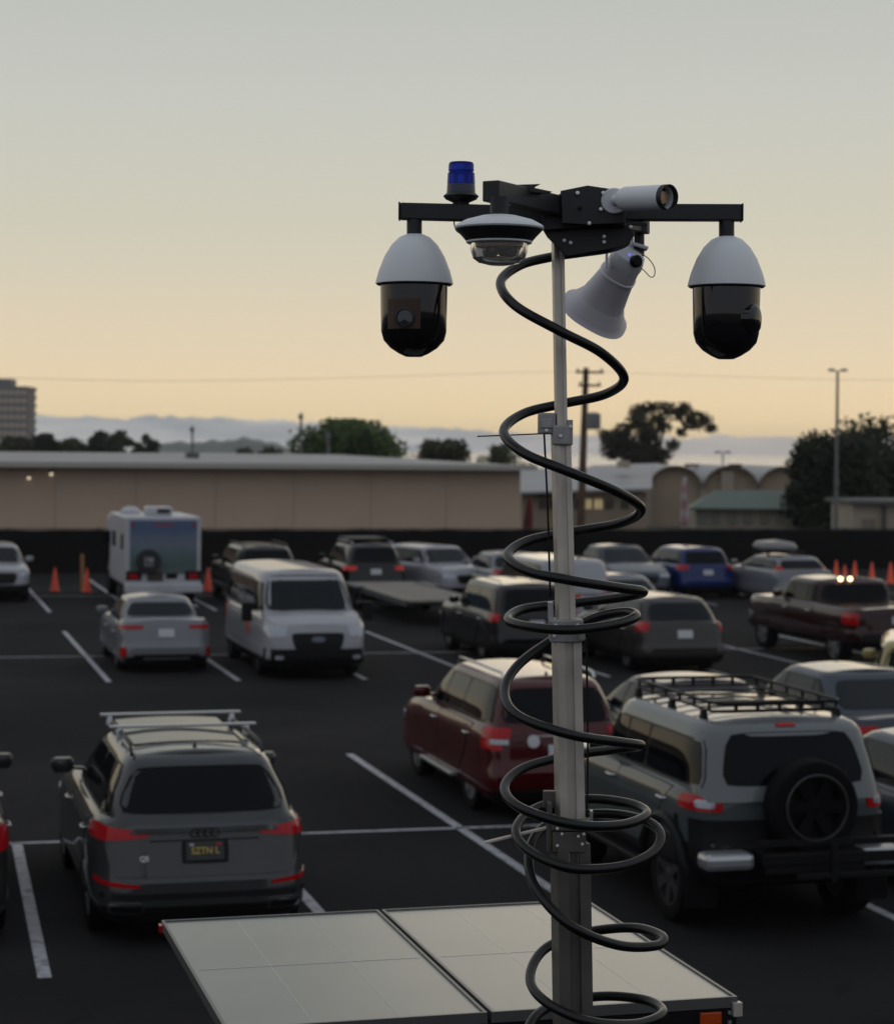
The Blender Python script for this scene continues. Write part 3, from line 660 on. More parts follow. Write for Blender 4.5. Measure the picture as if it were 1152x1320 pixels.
MB().box((0, -.45, 1.68), (1.15, 1.5, .10)).build('rooftop_carrier', DARK, c['root'], bevel=.03)
vehicle('parked_suv', 'white SUV with black grille facing us behind the flatbed trailer', 'SUV', pt(562, 700, 61.5), P_WHITE, ref='C', head=192, L=4.6, W=1.86, H=1.50, wb=2.7, r=.36, belt=1.0, cowl=1.0, nose=.86, detail=False, grille=(.5, .5, .74), clad=.3)
vehicle('parked_sedan', 'pale silver sedan half hidden behind the white minivan', 'sedan', pt(650, 700, 60), P_SILV, ref='C', head=0, L=4.6, W=1.8, H=1.42, wb=2.7, r=.33, zb=.17, belt=.95, cowl=.95, nose=.7, deck=.98, rb=.65, rt=1.3, ft=1.9, fb=1.1, detail=False, glass=GLB, side_glass=GLB)
# silver sedan
c = vehicle('parked_sedan', 'silver compact sedan parked in front of the motorhome, its boot towards us', 'sedan', (152, 863), P_SILV, L=4.6, W=1.76, H=1.38, wb=2.7, r=.32, zb=.16, belt=.90, cowl=.92, nose=.66, deck=.99, rb=.62, rt=1.35, ft=1.95, fb=1.05,
            glass=GLB, ghi=.68, tl=((.50, .985, .84, .91),), pz=.76, rwk=.86)
rt, B = c['root'], c['B']
for sg in (-1, 1): patch(B, 'rear', sg * .86, sg * .97, .33, .50, off=.012, depth=.03).build('reflector', RED, rt, True)
patch(B, 'rear', -.72, .72, .28, .37, off=.014, nu=12, depth=.03, rnd=.05).build('bumper_opening', DARK, rt, True)
patch(B, 'rear', -.5, .5, .285, .305, off=.022, nu=10, depth=.02).build('bumper_strip', SILV, rt, True)
# white passenger van
c = vehicle('passenger_van', 'white passenger van with black grille and bumper facing us in the second row', 'van', (333, 870), P_WHITE, ref='FR', head=180, L=5.6, W=1.96, H=1.96, wb=3.3, r=.36, zb=.22, belt=1.20, cowl=1.20, nose=1.0, rb=.03, rt=.12, ft=1.52, fb=.84,
            glo=.945, ghi=.80, nb=9, ng=10, rwk=.8, pill=[.95, -.1, -1.2], doors=2, mirm=DARK, hl=((.60, .97, .80, .99),), grille=(.52, .56, .87), win_top=.24, style='hub', tl=((.9, .99, .8, 1.2),), clad=.22, detail=False, dpil=.3)
rt, B = c['root'], c['B']
patch(B, 'front', -.97, .97, .24, .58, off=.014, nu=18, depth=.03).build('front_bumper', DARK, rt, True)
for i in range(5): patch(B, 'front', -.42 - .012 * i, .42 + .012 * i, .60 + i * .05, .618 + i * .05, off=.022, nu=8, nv=1).build('grille_bar', TRIM, rt, True)
def front_frame(S_, k, z, off):
    o_ = S_.raw('front', k, z); e = .02; du = S_.raw('front', k - e, z) - S_.raw('front', k + e, z); dv = S_.raw('front', k, z + e) - S_.raw('front', k, z - e)
    n = du.cross(dv).normalized(); return frame_mat(o_ + n * off, n, du)
MB().lathe([(.13, 0), (.13, .012), (.0001, .014)], 24, front_frame(B, 0, .75, .030) @ Matrix.Diagonal((1, .42, 1, 1))).build('oval_badge', mat('badge_blue', (.10, .12, .16), .3), rt, True)
for sg in (-1, 1):
    patch(B, 'front', sg * .66, sg * .80, .40, .46, off=.03, depth=.03, rnd=.1).build('fog_light', HEAD, rt, True)
    MB().box((sg * .42, c['hl'] - .60, 1.165), (.36, .06, .02)).build('bonnet_vent', TRIM, rt)
    MB().box((sg * 1.16, 1.72, 1.20), (.2, .12, .36)).build('large_mirror', DARK, rt, bevel=.03)
patch(B, 'right', .5, 1.0, .72, .98, off=.008, rnd=.06).build('side_logo', mat('pale_red_logo', (.40, .10, .08), .5), rt, True)

# motorhome
root = empty('motorhome', G(165, 783) + V * .95 + U * 2.6, ANG, label='white motorhome with a painted mural and covered spare wheel on its rear wall', cat='motorhome')
RVW = mat('motorhome_white', (.46, .46, .49), .35, var=.08, vs=2)
L_, Wd, Ht = 5.0, 2.02, 2.42
MB().box((0, -.3, (.55 + Ht) / 2), (Wd, L_ - .6, Ht - .55)).build('body', RVW, root, bevel=.05)
MB().box((0, 2.5, 1.95), (Wd * .97, 1.2, .85)).build('cab_overhang', RVW, root, bevel=.15)
MB().box((0, 2.75, 1.0), (1.8, 1.7, .9), taper=.9).build('cab', RVW, root, bevel=.1)
yR = -.3 - (L_ - .6) / 2
def mural():
    m = bpy.data.materials.new('mural'); m.use_nodes = True; t = m.node_tree; n = t.nodes; L = t.links.new; b = n['Principled BSDF']
    tcn = n.new('ShaderNodeTexCoord'); sp = n.new('ShaderNodeSeparateXYZ'); L(tcn.outputs['Generated'], sp.inputs[0])
    nz = n.new('ShaderNodeTexNoise'); nz.inputs['Scale'].default_value = 3.2; nz.inputs['Detail'].default_value = 5; L(tcn.outputs['Generated'], nz.inputs[0])
    ma = n.new('ShaderNodeMath'); ma.operation = 'MULTIPLY_ADD'; L(nz.outputs[0], ma.inputs[0]); ma.inputs[1].default_value = .35; L(sp.outputs[2], ma.inputs[2])
    r = n.new('ShaderNodeValToRGB'); e = r.color_ramp.elements
    st = [(.2, (.10, .13, .13)), (.38, (.07, .12, .10)), (.55, (.10, .15, .17)), (.72, (.14, .17, .22)), (.85, (.13, .16, .22)), (1, (.07, .12, .22))]
    e[0].position = st[0][0]; e[0].color = st[0][1] + (1,); e[1].position = 1; e[1].color = st[-1][1] + (1,)
    for p_, c_k in st[1:-1]: q_ = e.new(p_); q_.color = c_k + (1,)
    L(ma.outputs[0], r.inputs[0]); L(r.outputs[0], b.inputs['Base Color']); b.inputs['Roughness'].default_value = .4; return m
MB().box((0, yR - .006, 1.6), (Wd - .22, .012, 1.44)).build('mural_panel', mural(), root)
REDT = mat('faded_red', (.35, .05, .06), .5)
for i in range(7): MB().box((-.22 + i * .075, yR - .018, 2.2), (.05, .01, .07)).build('marker_letter_block', REDT, root)
for sg in (-1, 1):
    MB().box((sg * .82, yR - .018, 2.2), (.06, .012, .09)).build('clearance_light', RED, root)
    MB().box((sg * .80, yR - .03, .82), (.24, .03, .13)).build('tail_light', RED, root, bevel=.01)
    MB().box((sg * .79, yR - .016, .84), (.42, .012, .25)).build('light_backing', DARK, root)
    for yy in (-1.2, 2.6): add_wheel(root, sg * .86, yy, .36, .24, 'hub')
MB().box((-.22, yR - .016, .82), (.42, .012, .26)).build('storage_door', mat('brown_hatch', (.05, .04, .03), .6), root)
MB().box((.22, yR - .02, .83), (.30, .02, .14)).build('number_plate', DARK, root)
MB().box((0, yR - .06, .50), (Wd + .06, .30, .24)).build('bumper', RVW, root, bevel=.04)
sw = MB().lathe([(.32, 0), (.33, .05), (.31, .17), (.0001, .18)], 28, frame_mat((-.40, yR - .01, 1.22), (0, -1, 0))).build('spare_wheel_cover', mat('black_vinyl', (.012, .012, .013), .5), root, True)
WV = mat('cover_print', (.30, .30, .32), .6); yy = yR - .197
m1 = MB(); m1.box((-.50, yy, 1.25), (.035, .01, .22)); m1.box((-.40, yy, 1.13), (.24, .01, .035)); m1.box((-.36, yy, 1.27), (.14, .01, .13)); m1.box((-.44, yy, 1.3), (.06, .01, .03)); m1.build('cover_print', WV, root)
MB().box((.0, -1.2, Ht + .12), (.7, .9, .24)).build('air_conditioner', RVW, root, bevel=.05)
MB().box((.1, -1.66, Ht + .13), (.34, .03, .10)).build('air_conditioner_vent', DARK, root)
MB().lathe([(.3, 0), (.28, .1), (.15, .2), (.0001, .22)], 20, Matrix.Translation((-.65, -.2, Ht))).build('antenna_dome', RVW, root, True)
for yy, w_ in ((-1.6, .5), (.6, .7)): MB().box((-Wd / 2 - .006, yy, 1.72), (.012, w_, .42)).build('side_window', GLS, root)
MB().box((-Wd / 2 - .09, 1.9, 1.72), (.16, .5, .34)).build('overcab_window', GLS, root)
MB().box((0, .2, .48), (1.6, 4.2, .2)).build('chassis', UND, root)

# flatbed trailer
root = empty('flatbed_trailer', Vector((-.95, 54.4, 0)), ANG, label='low empty flatbed trailer with twin axles parked by the white SUV', cat='trailer')
STL = mat('trailer_steel', (.10, .10, .10), .5, .4); WOOD = mat('deck_wood', (.22, .20, .17), .8, var=.3, vs=4)
for sg in (-1, 1): MB().box((sg * .95, 0, .56), (.08, 7.2, .14)).build('side_rail', STL, root)
pk = MB().box((0, 0, 0), (1.80, .27, .05)).mesh('plank', WOOD)
for i in range(25): link('plank', pk, root, (0, -3.5 + i * .29, .60))
for i in range(5): MB().box((0, -3 + i * 1.5, .50), (1.8, .08, .08)).build('cross_member', STL, root)
for sg in (-1, 1):
    for yy in (1.7, 2.5): add_wheel(root, sg * .88, yy, .30, .18, 'hub')
    MB().box((sg * 1.02, 2.1, .64), (.26, 1.7, .03)).build('fender', STL, root, bevel=.01)
m1 = MB(); m1.beam((-.9, 3.6, .52), (0, 4.7, .52), .08, .1); m1.beam((.9, 3.6, .52), (0, 4.7, .52), .08, .1); m1.build('tow_bar', STL, root)

# cones
ORC = mat('cone_orange', (.85, .09, .035), .55)
ORB = mat('cone_base', (.05, .05, .05), .7)
root = None
cones = [((71, 763), 'orange traffic cone between the white SUV and the wooden post'), ((112, 764), 'orange traffic cone just left of the motorhome, beside the wooden post'), ((268, 763), 'orange traffic cone standing right of the motorhome by the black SUV'),
         ((1049, 747), 'orange traffic cone furthest back left in the row of cones behind the pickup'), ((1058, 757), 'orange traffic cone standing nearest the roof box car'), ((1077, 750), 'tall orange cone third from the left behind the pickup'),
         ((1088, 757), 'orange traffic cone low between two taller ones behind the pickup cab'), ((1101, 751), 'orange traffic cone behind the pickup bed near the fence post'), ((1123, 753), 'larger orange traffic cone next to last towards the right edge'), ((1147, 753), 'orange traffic cone rightmost at the right edge of the view')]
proto = None
for i, (pp, lab) in enumerate(cones):
    if proto is None:
        r0 = empty('traffic_cone', G(*pp), 0, label=lab, cat='traffic cone', group='orange traffic cones along the fence'); proto = r0
        MB().lathe([(.145, .03), (.13, .05), (.03, .70), (.022, .72)], 16).build('cone', ORC, r0, True)
        MB().box((0, 0, .015), (.36, .36, .03)).build('base', ORB, r0)
    else:
        r0 = proto.copy(); COL.objects.link(r0); r0.location = G(*pp); r0['label'] = lab
        for ch in list(proto.children): q_ = ch.copy(); COL.objects.link(q_); q_.parent = r0
g_ = G(106, 762); MB_ = MB().box((g_.x, g_.y, .55), (.09, .09, 1.1)); tag(MB_.build('wooden_post', mat('post_wood', (.38, .20, .07), .7)), 'slim wooden post standing behind the cone left of the motorhome', 'post')

# ------------------------------------------------------------------ fence
SCR = mat('fence_screen', (.0105, .010, .010), .9, spec=.08, var=.3, vs=.8); GALV = mat('galvanised_post', (.05, .05, .05), .5, .5)
fr = empty('screened_fence', FO, 0, label='long low fence covered in black privacy screen along the back of the lot', cat='fence')
step = 3.0
for i in range(-16, 22):
    p0, p1 = fl(i * step), fl((i + 1) * step); n_ = random.uniform(-.02, .02)
    mb = MB(); K = 8
    for k in range(K + 1):
        q_ = p0.lerp(p1, k / K); sag = .03 * math.sin(math.pi * k / K) * random.random(); o_ = FN * (.02 * math.sin(k * 1.7 + i))
        for z in (.04, .5, 1.0, 1.50 - sag): v_ = q_ + o_ * (1 if 0 < k < K else 0); mb.v.append((v_.x - FO.x, v_.y - FO.y, z))
    for k in range(K):
        for j in range(3): mb.f.append((k * 4 + j, k * 4 + 4 + j, k * 4 + 5 + j, k * 4 + 1 + j)); mb.m.append(0)
    mb.build('screen_panel', SCR, fr, True)
    q_ = p0 - FO - FN * -.06; MB().tube([(q_.x, q_.y, 0), (q_.x, q_.y, 1.58)], .03, 8).build('post', GALV, fr, True)
a, b = fl(-48) - FO + FN * .06, fl(66) - FO + FN * .06; MB().tube([(a.x, a.y, 1.53), (b.x, b.y, 1.53)], .022, 6).build('top_rail', GALV, fr)

# ------------------------------------------------------------------ buildings
TAN = mat('tan_wall', (.52, .39, .29), .8, var=.10, vs=.25); ROOFG = mat('pale_roof', (.36, .35, .33), .7, var=.15, vs=.3); FASC = mat('fascia', (.42, .40, .36), .6)
SOF = mat('soffit_brown', (.13, .085, .06), .8)
wroot = empty('warehouse', fl(0, 8.2), math.atan2(FD.y, FD.x), label='long low tan warehouse with a pale overhanging roof behind the black fence', cat='building')
xr = 4.95; xl = -57
pan = MB().box((0, 0, 0), (2.985, .3, 3.54)).mesh('wall_panel', TAN)
i = 0; x = xr
while x > xl:
    link('wall_panel', pan, wroot, (x - 1.5, .15 + random.uniform(-.004, .004), 1.77)); x -= 3.0
MB().box(((xl + xr) / 2, .4, 1.6), (xr - xl - .06, .2, 3.4)).build('wall_backing', SOF, wroot)
MB().box((xr - .15, 6.3, 1.77), (.3, 12, 3.54)).build('side_wall', TAN, wroot)
ez = 3.70
m1 = MB(); A = [(xl - 1, -.8, ez), (xr + .4, -.8, ez), (xr + .4, 20, ez), (xl - 1, 20, ez)]; Rg = [(xl + 5, 9.5, 4.10), (xr - 5.5, 9.5, 4.07)]
m1.add(A + Rg, [(0, 1, 5, 4), (1, 2, 5), (2, 3, 4, 5), (3, 0, 4)]); m1.build('roof', ROOFG, wroot)
m1 = MB(); m1.box(((xl + xr) / 2 - .3, -.83, ez - .07), (xr - xl + 1.4, .06, .20)); m1.box((xr + .43, 9.6, ez - .07), (.06, 20.8, .20)); m1.build('fascia', FASC, wroot)
m1 = MB(); m1.box(((xl + xr) / 2 - .3, -.4, ez - .13), (xr - xl + 1.3, .78, .04)); m1.build('soffit', SOF, wroot)
for xx, ph in ((-16.6 + .8, 3.3), (-15.5 + .6, 3.35)):
    pass
LIT = mat('lit_bulb', (.9, .8, .6), .4, emit=(1, .85, .62), es=.9)
for px, py in ((38, 616), (67, 611)):
    p0 = pt(px, py, 77.6 if px < 50 else 77.8); l0 = wroot.matrix_world
    M = (Matrix.Translation(wroot.location) @ Matrix.Rotation(wroot.rotation_euler.z, 4, 'Z')).inverted(); q_ = M @ p0; q_.y = -.12; q_.z = min(q_.z, 3.35)
    w_ = MB().box(q_ + Vector((0, .06, .06)), (.10, .12, .06)).build('wall_lamp', DARK, wroot); MB().lathe([(.0001, -.07), (.05, -.04), (.055, 0), (.03, .04)], 10, Matrix.Translation(q_)).build('bulb', LIT, w_, True)
# roof vents
for px in (248,):
    p0 = pt(px, 586, 84); M = (Matrix.Translation(wroot.location) @ Matrix.Rotation(wroot.rotation_euler.z, 4, 'Z')).inverted(); q_ = M @ p0
    MB().box((q_.x, q_.y, 3.95), (.5, .5, .3)).build('roof_vent', mat('vent_grey', (.10, .10, .10), .6), wroot)

def dbox(px0, px1, py0, py1, d, depth, name, m, parent=None, org=Vector((0, 0, 0)), bevel=0):
    a, b = pt(px0, py0, d), pt(px1, py1, d); z0 = min(a.z, b.z); z1 = max(a.z, b.z)
    return MB().box(((a.x + b.x) / 2 - org.x, d + depth / 2 - org.y, (z0 + z1) / 2 - org.z), (abs(b.x - a.x), depth, z1 - z0)).build(name, m, parent, bevel=bevel)
# the evening haze over the town: one even volume, the sky stays outside it
hz = bpy.data.materials.new('haze'); hz.use_nodes = True; hn = hz.node_tree.nodes; hn.remove(hn['Principled BSDF'])
hv = hn.new('ShaderNodeVolumePrincipled'); hv.inputs['Color'].default_value = (.93, .95, .98, 1); hv.inputs['Density'].default_value = .00017; hv.inputs['Anisotropy'].default_value = .1
hz.node_tree.links.new(hv.outputs[0], hn['Material Output'].inputs['Volume'])
tag(MB().box((0, 1450, 18.5), (5200, 3300, 39)).build('haze', hz), kind='stuff')
# office tower far left
TOW = mat('tower_concrete', (.17, .14, .12), .8); TWIN = mat('tower_window', (.48, .37, .28), .5, var=.35, vs=.02); TBAND = mat('tower_band', (.13, .12, .12), .8)
d = 850; org = pt(0, 580, d); org.z = -2
tr = empty('office_tower', org, 0, label='distant brown office tower with rows of windows rising at the left edge', cat='building')
x1 = pt(37, 500, d).x - org.x; x0 = x1 - 42; ztop = pt(39, 498, d).z - org.z
MB().box(((x0 + x1) / 2, 9, ztop / 2), (x1 - x0 - 1.2, 17, ztop)).build('core', TOW, tr)
nf = 9; fh = 3.3
for k in range(nf): MB().box(((x0 + x1) / 2, 8.5, ztop - .9 - k * fh), (x1 - x0, 18.2, 1.3)).build('floor_band', TBAND, tr)
wm = MB().box((0, 0, 0), (1.85, .3, 1.8)).mesh('window', TWIN)
for k in range(nf - 1):
    for j in range(17): link('window', wm, tr, (x1 - 1.8 - j * 2.45, -.2, ztop - .9 - k * fh - fh / 2))
for j in range(18): MB().box((x1 - .65 - j * 2.45, .2, ztop / 2), (.5, .5, ztop)).build('mullion', TOW, tr)
MB().box((x1 - 8 - 15, 9, ztop + 1.4), (30, 12, 3.4)).build('penthouse', TBAND, tr)

# hill
def hill(name, px0, px1, ytop, d, m):
    mb = MB(); n = 60; base = 0
    for i in range(n + 1):
        t = i / n; px = px0 + (px1 - px0) * t; env = math.sin(math.pi * t) ** .8
        h = (.75 + .15 * math.sin(t * 9 + 1) + .06 * math.sin(t * 31) + .05 * math.sin(t * 67 + 2)) * env
        p0 = pt(px, 583, d); top = pt(px, 583 - (583 - ytop) * h * 1.15, d)
        mb.v += [(p0.x, d, -20), (p0.x, d + 20, top.z * .7), (p0.x, d + 60, top.z), (p0.x, d + 300, -20)]
    for i in range(n):
        for j in range(3): a = i * 4 + j; mb.f.append((a, a + 4, a + 5, a + 1)); mb.m.append(0)
    return tag(mb.build(name, m, None, True), kind='structure')
HILL = mat('far_wooded_hill', (.05, .07, .045), .9, var=.3, vs=.01)
hill('hill', 165, 385, 562, 2600, HILL)
ground_sheet('pale_fog_sheet', [(-6000, 420), (6000, 420), (6000, 9000), (-6000, 9000)], -.012, mat('pale_fog_sheet', (.10, .11, .12), .25, spec=.5))  # added glossy sheet: its sky reflection stands in for low distant fog

# long pavilion, vaulted hall, green roof house, shed on the right
WALLB = mat('beige_wall', (.36, .285, .20), .8, var=.12, vs=.3); WALLT = mat('pale_tan_wall', (.36, .31, .24), .8, var=.1, vs=.3); RGREY = mat('grey_metal_roof', (.33, .33, .33), .6, var=.15, vs=.4)
LITW = mat('lit_window', (.3, .25, .1), .4, emit=(.95, .78, .42), es=.28); DWIN = mat('dark_window', (.03, .035, .04), .15)
org = pt(760, 640, 108); org.z = 0
bl = empty('pavilion', org, 0, label='long beige building with a grey sloping roof and two lit windows right of the mast', cat='building')
def B2(*a, **k): return dbox(*a, parent=bl, org=org, **k)
B2(672, 833, 633, 700, 108, 7, 'wall', WALLB)
a0, a1 = pt(664, 634, 107) - org, pt(840, 629, 107) - org; b0, b1 = pt(664, 604, 118) - org, pt(840, 601, 118) - org
MB().add([a0, a1, b1, b0, a0 - Vector((0, 0, .12)), a1 - Vector((0, 0, .12)), b1 - Vector((0, 0, .12)), b0 - Vector((0, 0, .12))], [(0, 1, 2, 3), (7, 6, 5, 4), (0, 4, 5, 1), (1, 5, 6, 2), (2, 6, 7, 3), (3, 7, 4, 0)]).build('roof', RGREY, bl)
for px, m_ in ((700, DWIN), (712, DWIN), (745, DWIN), (757, LITW), (771, LITW), (785, DWIN), (805, DWIN)): 
    f_ = B2(px - 4.5, px + 4.5, 644, 656, 107.9, .12, 'window', m_); B2(px - .5, px + .5, 644, 656, 107.85, .05, 'mullion', WALLB)
B2(693, 712, 638, 640.5, 107.5, .5, 'awning', DARK)
B2(798, 812, 594, 603, 112, 2, 'roof_unit', WALLT)
# hall
org = pt(900, 650, 122); org.z = 0
bl = empty('vaulted_hall', org, 0, label='tan hall with three barrel vault roofs behind the green roofed house', cat='building')
def B2(*a, **k): return dbox(*a, parent=bl, org=org, **k)
def vault(cx, half, ytop, yspr, d, dep):
    pts = []; 
    for k in range(17):
        t = math.pi * k / 16; pts.append((cx - half * math.cos(t), yspr - (yspr - ytop) * math.sin(t)))
    mb = MB(); front = [pt(x, y, d) - org for x, y in pts]; bx = [pt(pts[0][0], 705, d) - org, pt(pts[-1][0], 705, d) - org]
    n = len(front); mb.add(front + [bx[1], bx[0]], [tuple(range(n + 2))[::-1]]); mb.build('gable_wall', WALLB, bl)
    mr = MB(); out = []
    for x, y in pts:
        k = (pt(cx + (x - cx) * 1.06, yspr - (yspr - y) * 1.08 - 1, d) - org); out.append(k)
    inn = front
    for rowd, ys in ((out, (-.5, dep)), (inn, (-.5, dep))):
        for v_ in rowd:
            for yy in ys: mr.v.append((v_.x, v_.y + yy, v_.z))
    for i in range(n - 1):
        a = 2 * i; o2 = 2 * n
        mr.f += [(a, a + 1, a + 3, a + 2), (o2 + a, o2 + a + 2, o2 + a + 3, o2 + a + 1), (a, a + 2, o2 + a + 2, o2 + a)]; mr.m += [0, 0, 1]
    mr.build('vault_roof', [RGREY, SOF], bl, True)
vault(869, 32, 603, 629, 122, 16); vault(940, 33, 603, 629, 122, 16); vault(1009, 32, 604, 630, 122, 16)
for cx in (905, 974): B2(cx - 3, cx + 3, 622, 700, 121.8, .4, 'pier', WALLT)
B2(826, 838, 628, 700, 121.5, 8, 'end_wall', WALLT); B2(929, 945, 607, 640, 121.7, .3, 'parapet', WALLT)
a0, a1 = pt(760, 612, 124) - org, pt(850, 606, 124) - org; b0, b1 = pt(760, 600, 134) - org, pt(850, 597, 134) - org
MB().add([a0, a1, b1, b0], [(0, 1, 2, 3)]).build('low_roof', RGREY, bl)
# saddle roofs seen between the vaults
m1 = MB()
for xa, xb in ((840, 905), (880, 975), (945, 1040)):
    p = [pt(xa, 606, 139) - org, pt(xb, 607, 139) - org, pt(xb, 640, 139) - org, pt(xa, 640, 139) - org]; m1.add(p, [(0, 1, 2, 3)])
m1.build('rear_roof', RGREY, bl)
for px in (892, 948): B2(px - 8, px + 8, 598, 601.5, 130, 1, 'roof_fan', DARK)
# green roof house
org = pt(960, 660, 98); org.z = 0
bl = empty('green_roof_house', org, 0, label='pale house with a green hip roof just behind the fence on the right', cat='house')
def B2(*a, **k): return dbox(*a, parent=bl, org=org, **k)
B2(896, 1034, 655, 710, 98, 6, 'wall', mat('pale_siding', (.30, .27, .21), .8, var=.08, vs=.5))
GR = mat('green_roof', (.055, .10, .075), .6, var=.15, vs=.6)
e0, e1, e2, e3 = pt(889, 655, 97.5) - org, pt(1040, 656, 97.5) - org, pt(1040, 646, 105) - org, pt(889, 645, 105) - org
e2.z = e3.z = e1.z = e0.z; r0_, r1_ = pt(922, 632, 101.2) - org, pt(1008, 632, 101.2) - org
MB().add([e0, e1, e2, e3, r0_, r1_], [(0, 1, 5, 4), (1, 2, 5), (2, 3, 4, 5), (3, 0, 4), (3, 2, 1, 0)]).build('roof', GR, bl)
B2(889, 1040, 655.5, 658, 97.45, .1, 'gutter', mat('gutter_green', (.03, .05, .04), .5), bevel=0)
for px in (905, 922, 943, 963, 985, 1005): B2(px - 5, px + 5, 662, 676, 97.92, .1, 'window', mat('curtain_window', (.16, .16, .14), .4))
# shed
org = pt(1130, 660, 88); org.z = 0
bl = empty('tan_shed', org, 0, label='small flat roofed tan shed behind the fence at the right edge', cat='shed')
def B2(*a, **k): return dbox(*a, parent=bl, org=org, **k)
B2(1099, 1190, 650, 710, 88, 5, 'wall', WALLT); B2(1096, 1195, 645, 651, 87.6, 6, 'roof', mat('shed_roof', (.09, .09, .085), .7)); B2(1137, 1141, 651, 710, 87.8, .15, 'downpipe', mat('pipe_dark', (.06, .06, .05), .6)); B2(1112, 1127, 669, 700, 87.9, .1, 'door', mat('shed_door', (.20, .17, .13), .7))
# red banner at warehouse corner, feather flag
p0 = pt(679, 690, 84); p0.z = 0
bl = empty('red_banner', p0, 0, label='dark red feather banner standing at the right corner of the warehouse', cat='banner')
MB().tube([(0, 0, 0), (0, 0, 2.3)], .02, 6).build('pole', GALV, bl)
mb = MB(); K = 12
for k in range(K + 1):
    t = k / K; w_ = .42 * math.sin(math.pi * (1 - t) * .5) ** .5 if t > .5 else .36; z = .5 + 2.0 * t
    for s2 in (-1, 1): mb.v.append((s2 * w_ / 2 + .1 * t, .05 * math.sin(5 * t), z))
for k in range(K): mb.f.append((2 * k, 2 * k + 1, 2 * k + 3, 2 * k + 2)); mb.m.append(0)
o_ = mb.build('cloth', mat('dark_red_cloth', (.16, .015, .02), .8), bl, True); so_ = o_.modifiers.new('t', 'SOLIDIFY'); so_.thickness = .01
p0 = pt(881, 700, 79); p0.z = 0
bl = empty('feather_flag', p0, 0, label='tall slim faded pink flag rising above the fence near the vaulted hall', cat='flag')
zt_ = pt(881, 613, 79).z; MB().tube([(0, 0, 0), (0, 0, zt_)], .015, 6).build('pole', GALV, bl)
mb = MB()
for k in range(K + 1):
    t = k / K; w_ = (.30 if t < .5 else .30 * (1 - (t - .5) * 1.2)) * (1 + .15 * math.sin(9 * t)); z = 1.55 + (zt_ - 1.6) * t
    for s2 in (-1, 1): mb.v.append((s2 * w_ / 2 + .03 * math.sin(7 * t), .06 * math.sin(6 * t + s2), z))
for k in range(K): mb.f.append((2 * k, 2 * k + 1, 2 * k + 3, 2 * k + 2)); mb.m.append(k % 4 // 2)
o_ = mb.build('cloth', [mat('pink_cloth', (.42, .25, .27), .8), mat('pale_cloth', (.45, .38, .38), .8)], bl, True); so_ = o_.modifiers.new('t', 'SOLIDIFY'); so_.thickness = .01

# ------------------------------------------------------------------ poles and wires
PW = mat('pole_wood', (.10, .055, .035), .85, var=.3, vs=2)
d = 92; b0, t0_ = pt(747, 740, d), pt(755, 474, d); b0.z = 0
bl = empty('utility_pole', b0, 0, label='wooden utility pole with crossarms and a transformer behind the mast', cat='utility pole')
T = t0_ - b0; MB().tube([(0, 0, 0), T], [.2, .13], 10).build('pole', PW, bl, True)
for py, w_ in ((480, .95), (497, .75)):
    q_ = pt(755, py, d) - b0; MB().box(q_ + Vector((.15, -.15, 0)), (w_ * 1.3, .1, .1)).build('crossarm', PW, bl)
    for k in (-.5, -.1, .5): MB().lathe([(.03, 0), (.05, .06), (.02, .14)], 8, Matrix.Translation(q_ + Vector((.15 + k * w_ * 1.1, -.15, .05)))).build('insulator', mat('insulator', (.2, .19, .17), .3), bl, True)
q_ = pt(764, 543, d) - b0; MB().lathe([(.30, -.36), (.32, -.33), (.32, .30), (.2, .38), (.0001, .4)], 18, Matrix.Translation(q_ + Vector((0, -.2, 0)))).build('transformer', mat('transformer_grey', (.20, .20, .20), .5), bl, True)
d = 82; b0, t0_ = pt(1076, 745, d), pt(1079, 478, d); b0.z = 0
MP = mat('pole_metal', (.16, .16, .16), .5, .4)
bl = empty('light_pole', b0, 0, label='tall grey lamp post with twin heads in front of the dark trees', cat='lamp post')
T = t0_ - b0; MB().tube([(0, 0, 0), T], [.10, .05], 10).build('pole', MP, bl, True)
for sg in (-1, 1):
    MB().tube([T + Vector((0, 0, -.05)), T + Vector((sg * .2, 0, .02))], .02, 6).build('arm', MP, bl); MB().box(T + Vector((sg * .24, 0, .03)), (.26, .25, .10), taper=.8).build('lamp_head', MP, bl)
MB().box(T * .42 + Vector((0, -.1, 0)), (.16, .12, .3)).build('junction_box', MP, bl)
for px, py, d, lab in ((931, 584, 135, 'short twin headed lamp post above the vaulted hall roof'),):
    b0, t0_ = pt(px, 700, d), pt(px, py, d); b0.z = 0; bl = empty('light_pole', b0, 0, label=lab, cat='lamp post'); T = t0_ - b0
    MB().tube([(0, 0, 0), T], .05, 6).build('pole', MP, bl)
    for sg in (-1, 1): MB().box(T + Vector((sg * .3, 0, .05)), (.4, .3, .12)).build('lamp_head', MP, bl)
for px, py, d, lab in ((388, 532, 145, 'thin grey pole rising left of the round green tree'), (423, 556, 140, 'short pale pole in front of the round green tree'), (248, 549, 160, 'grey pole with a small box standing above the warehouse roof')):
    b0, t0_ = pt(px, 700, d), pt(px, py, d); b0.z = 0; bl = empty('pole', b0, 0, label=lab, cat='pole'); T = t0_ - b0
    MB().tube([(0, 0, 0), T], .09, 6).build('shaft', MP, bl); MB().box(T - Vector((0, .1, .3)), (.34, .2, .25)).build('cap_box', MP, bl)
WIRE = mat('wire', (.05, .05, .05), .6)
def wire(pts, r, lab):
    P_ = catmull([pt(*p) for p in pts], 8); return tag(MB().tube(P_, r, 5).build('power_line', WIRE, None, True), lab, 'power line', 'thin power lines crossing the sky')
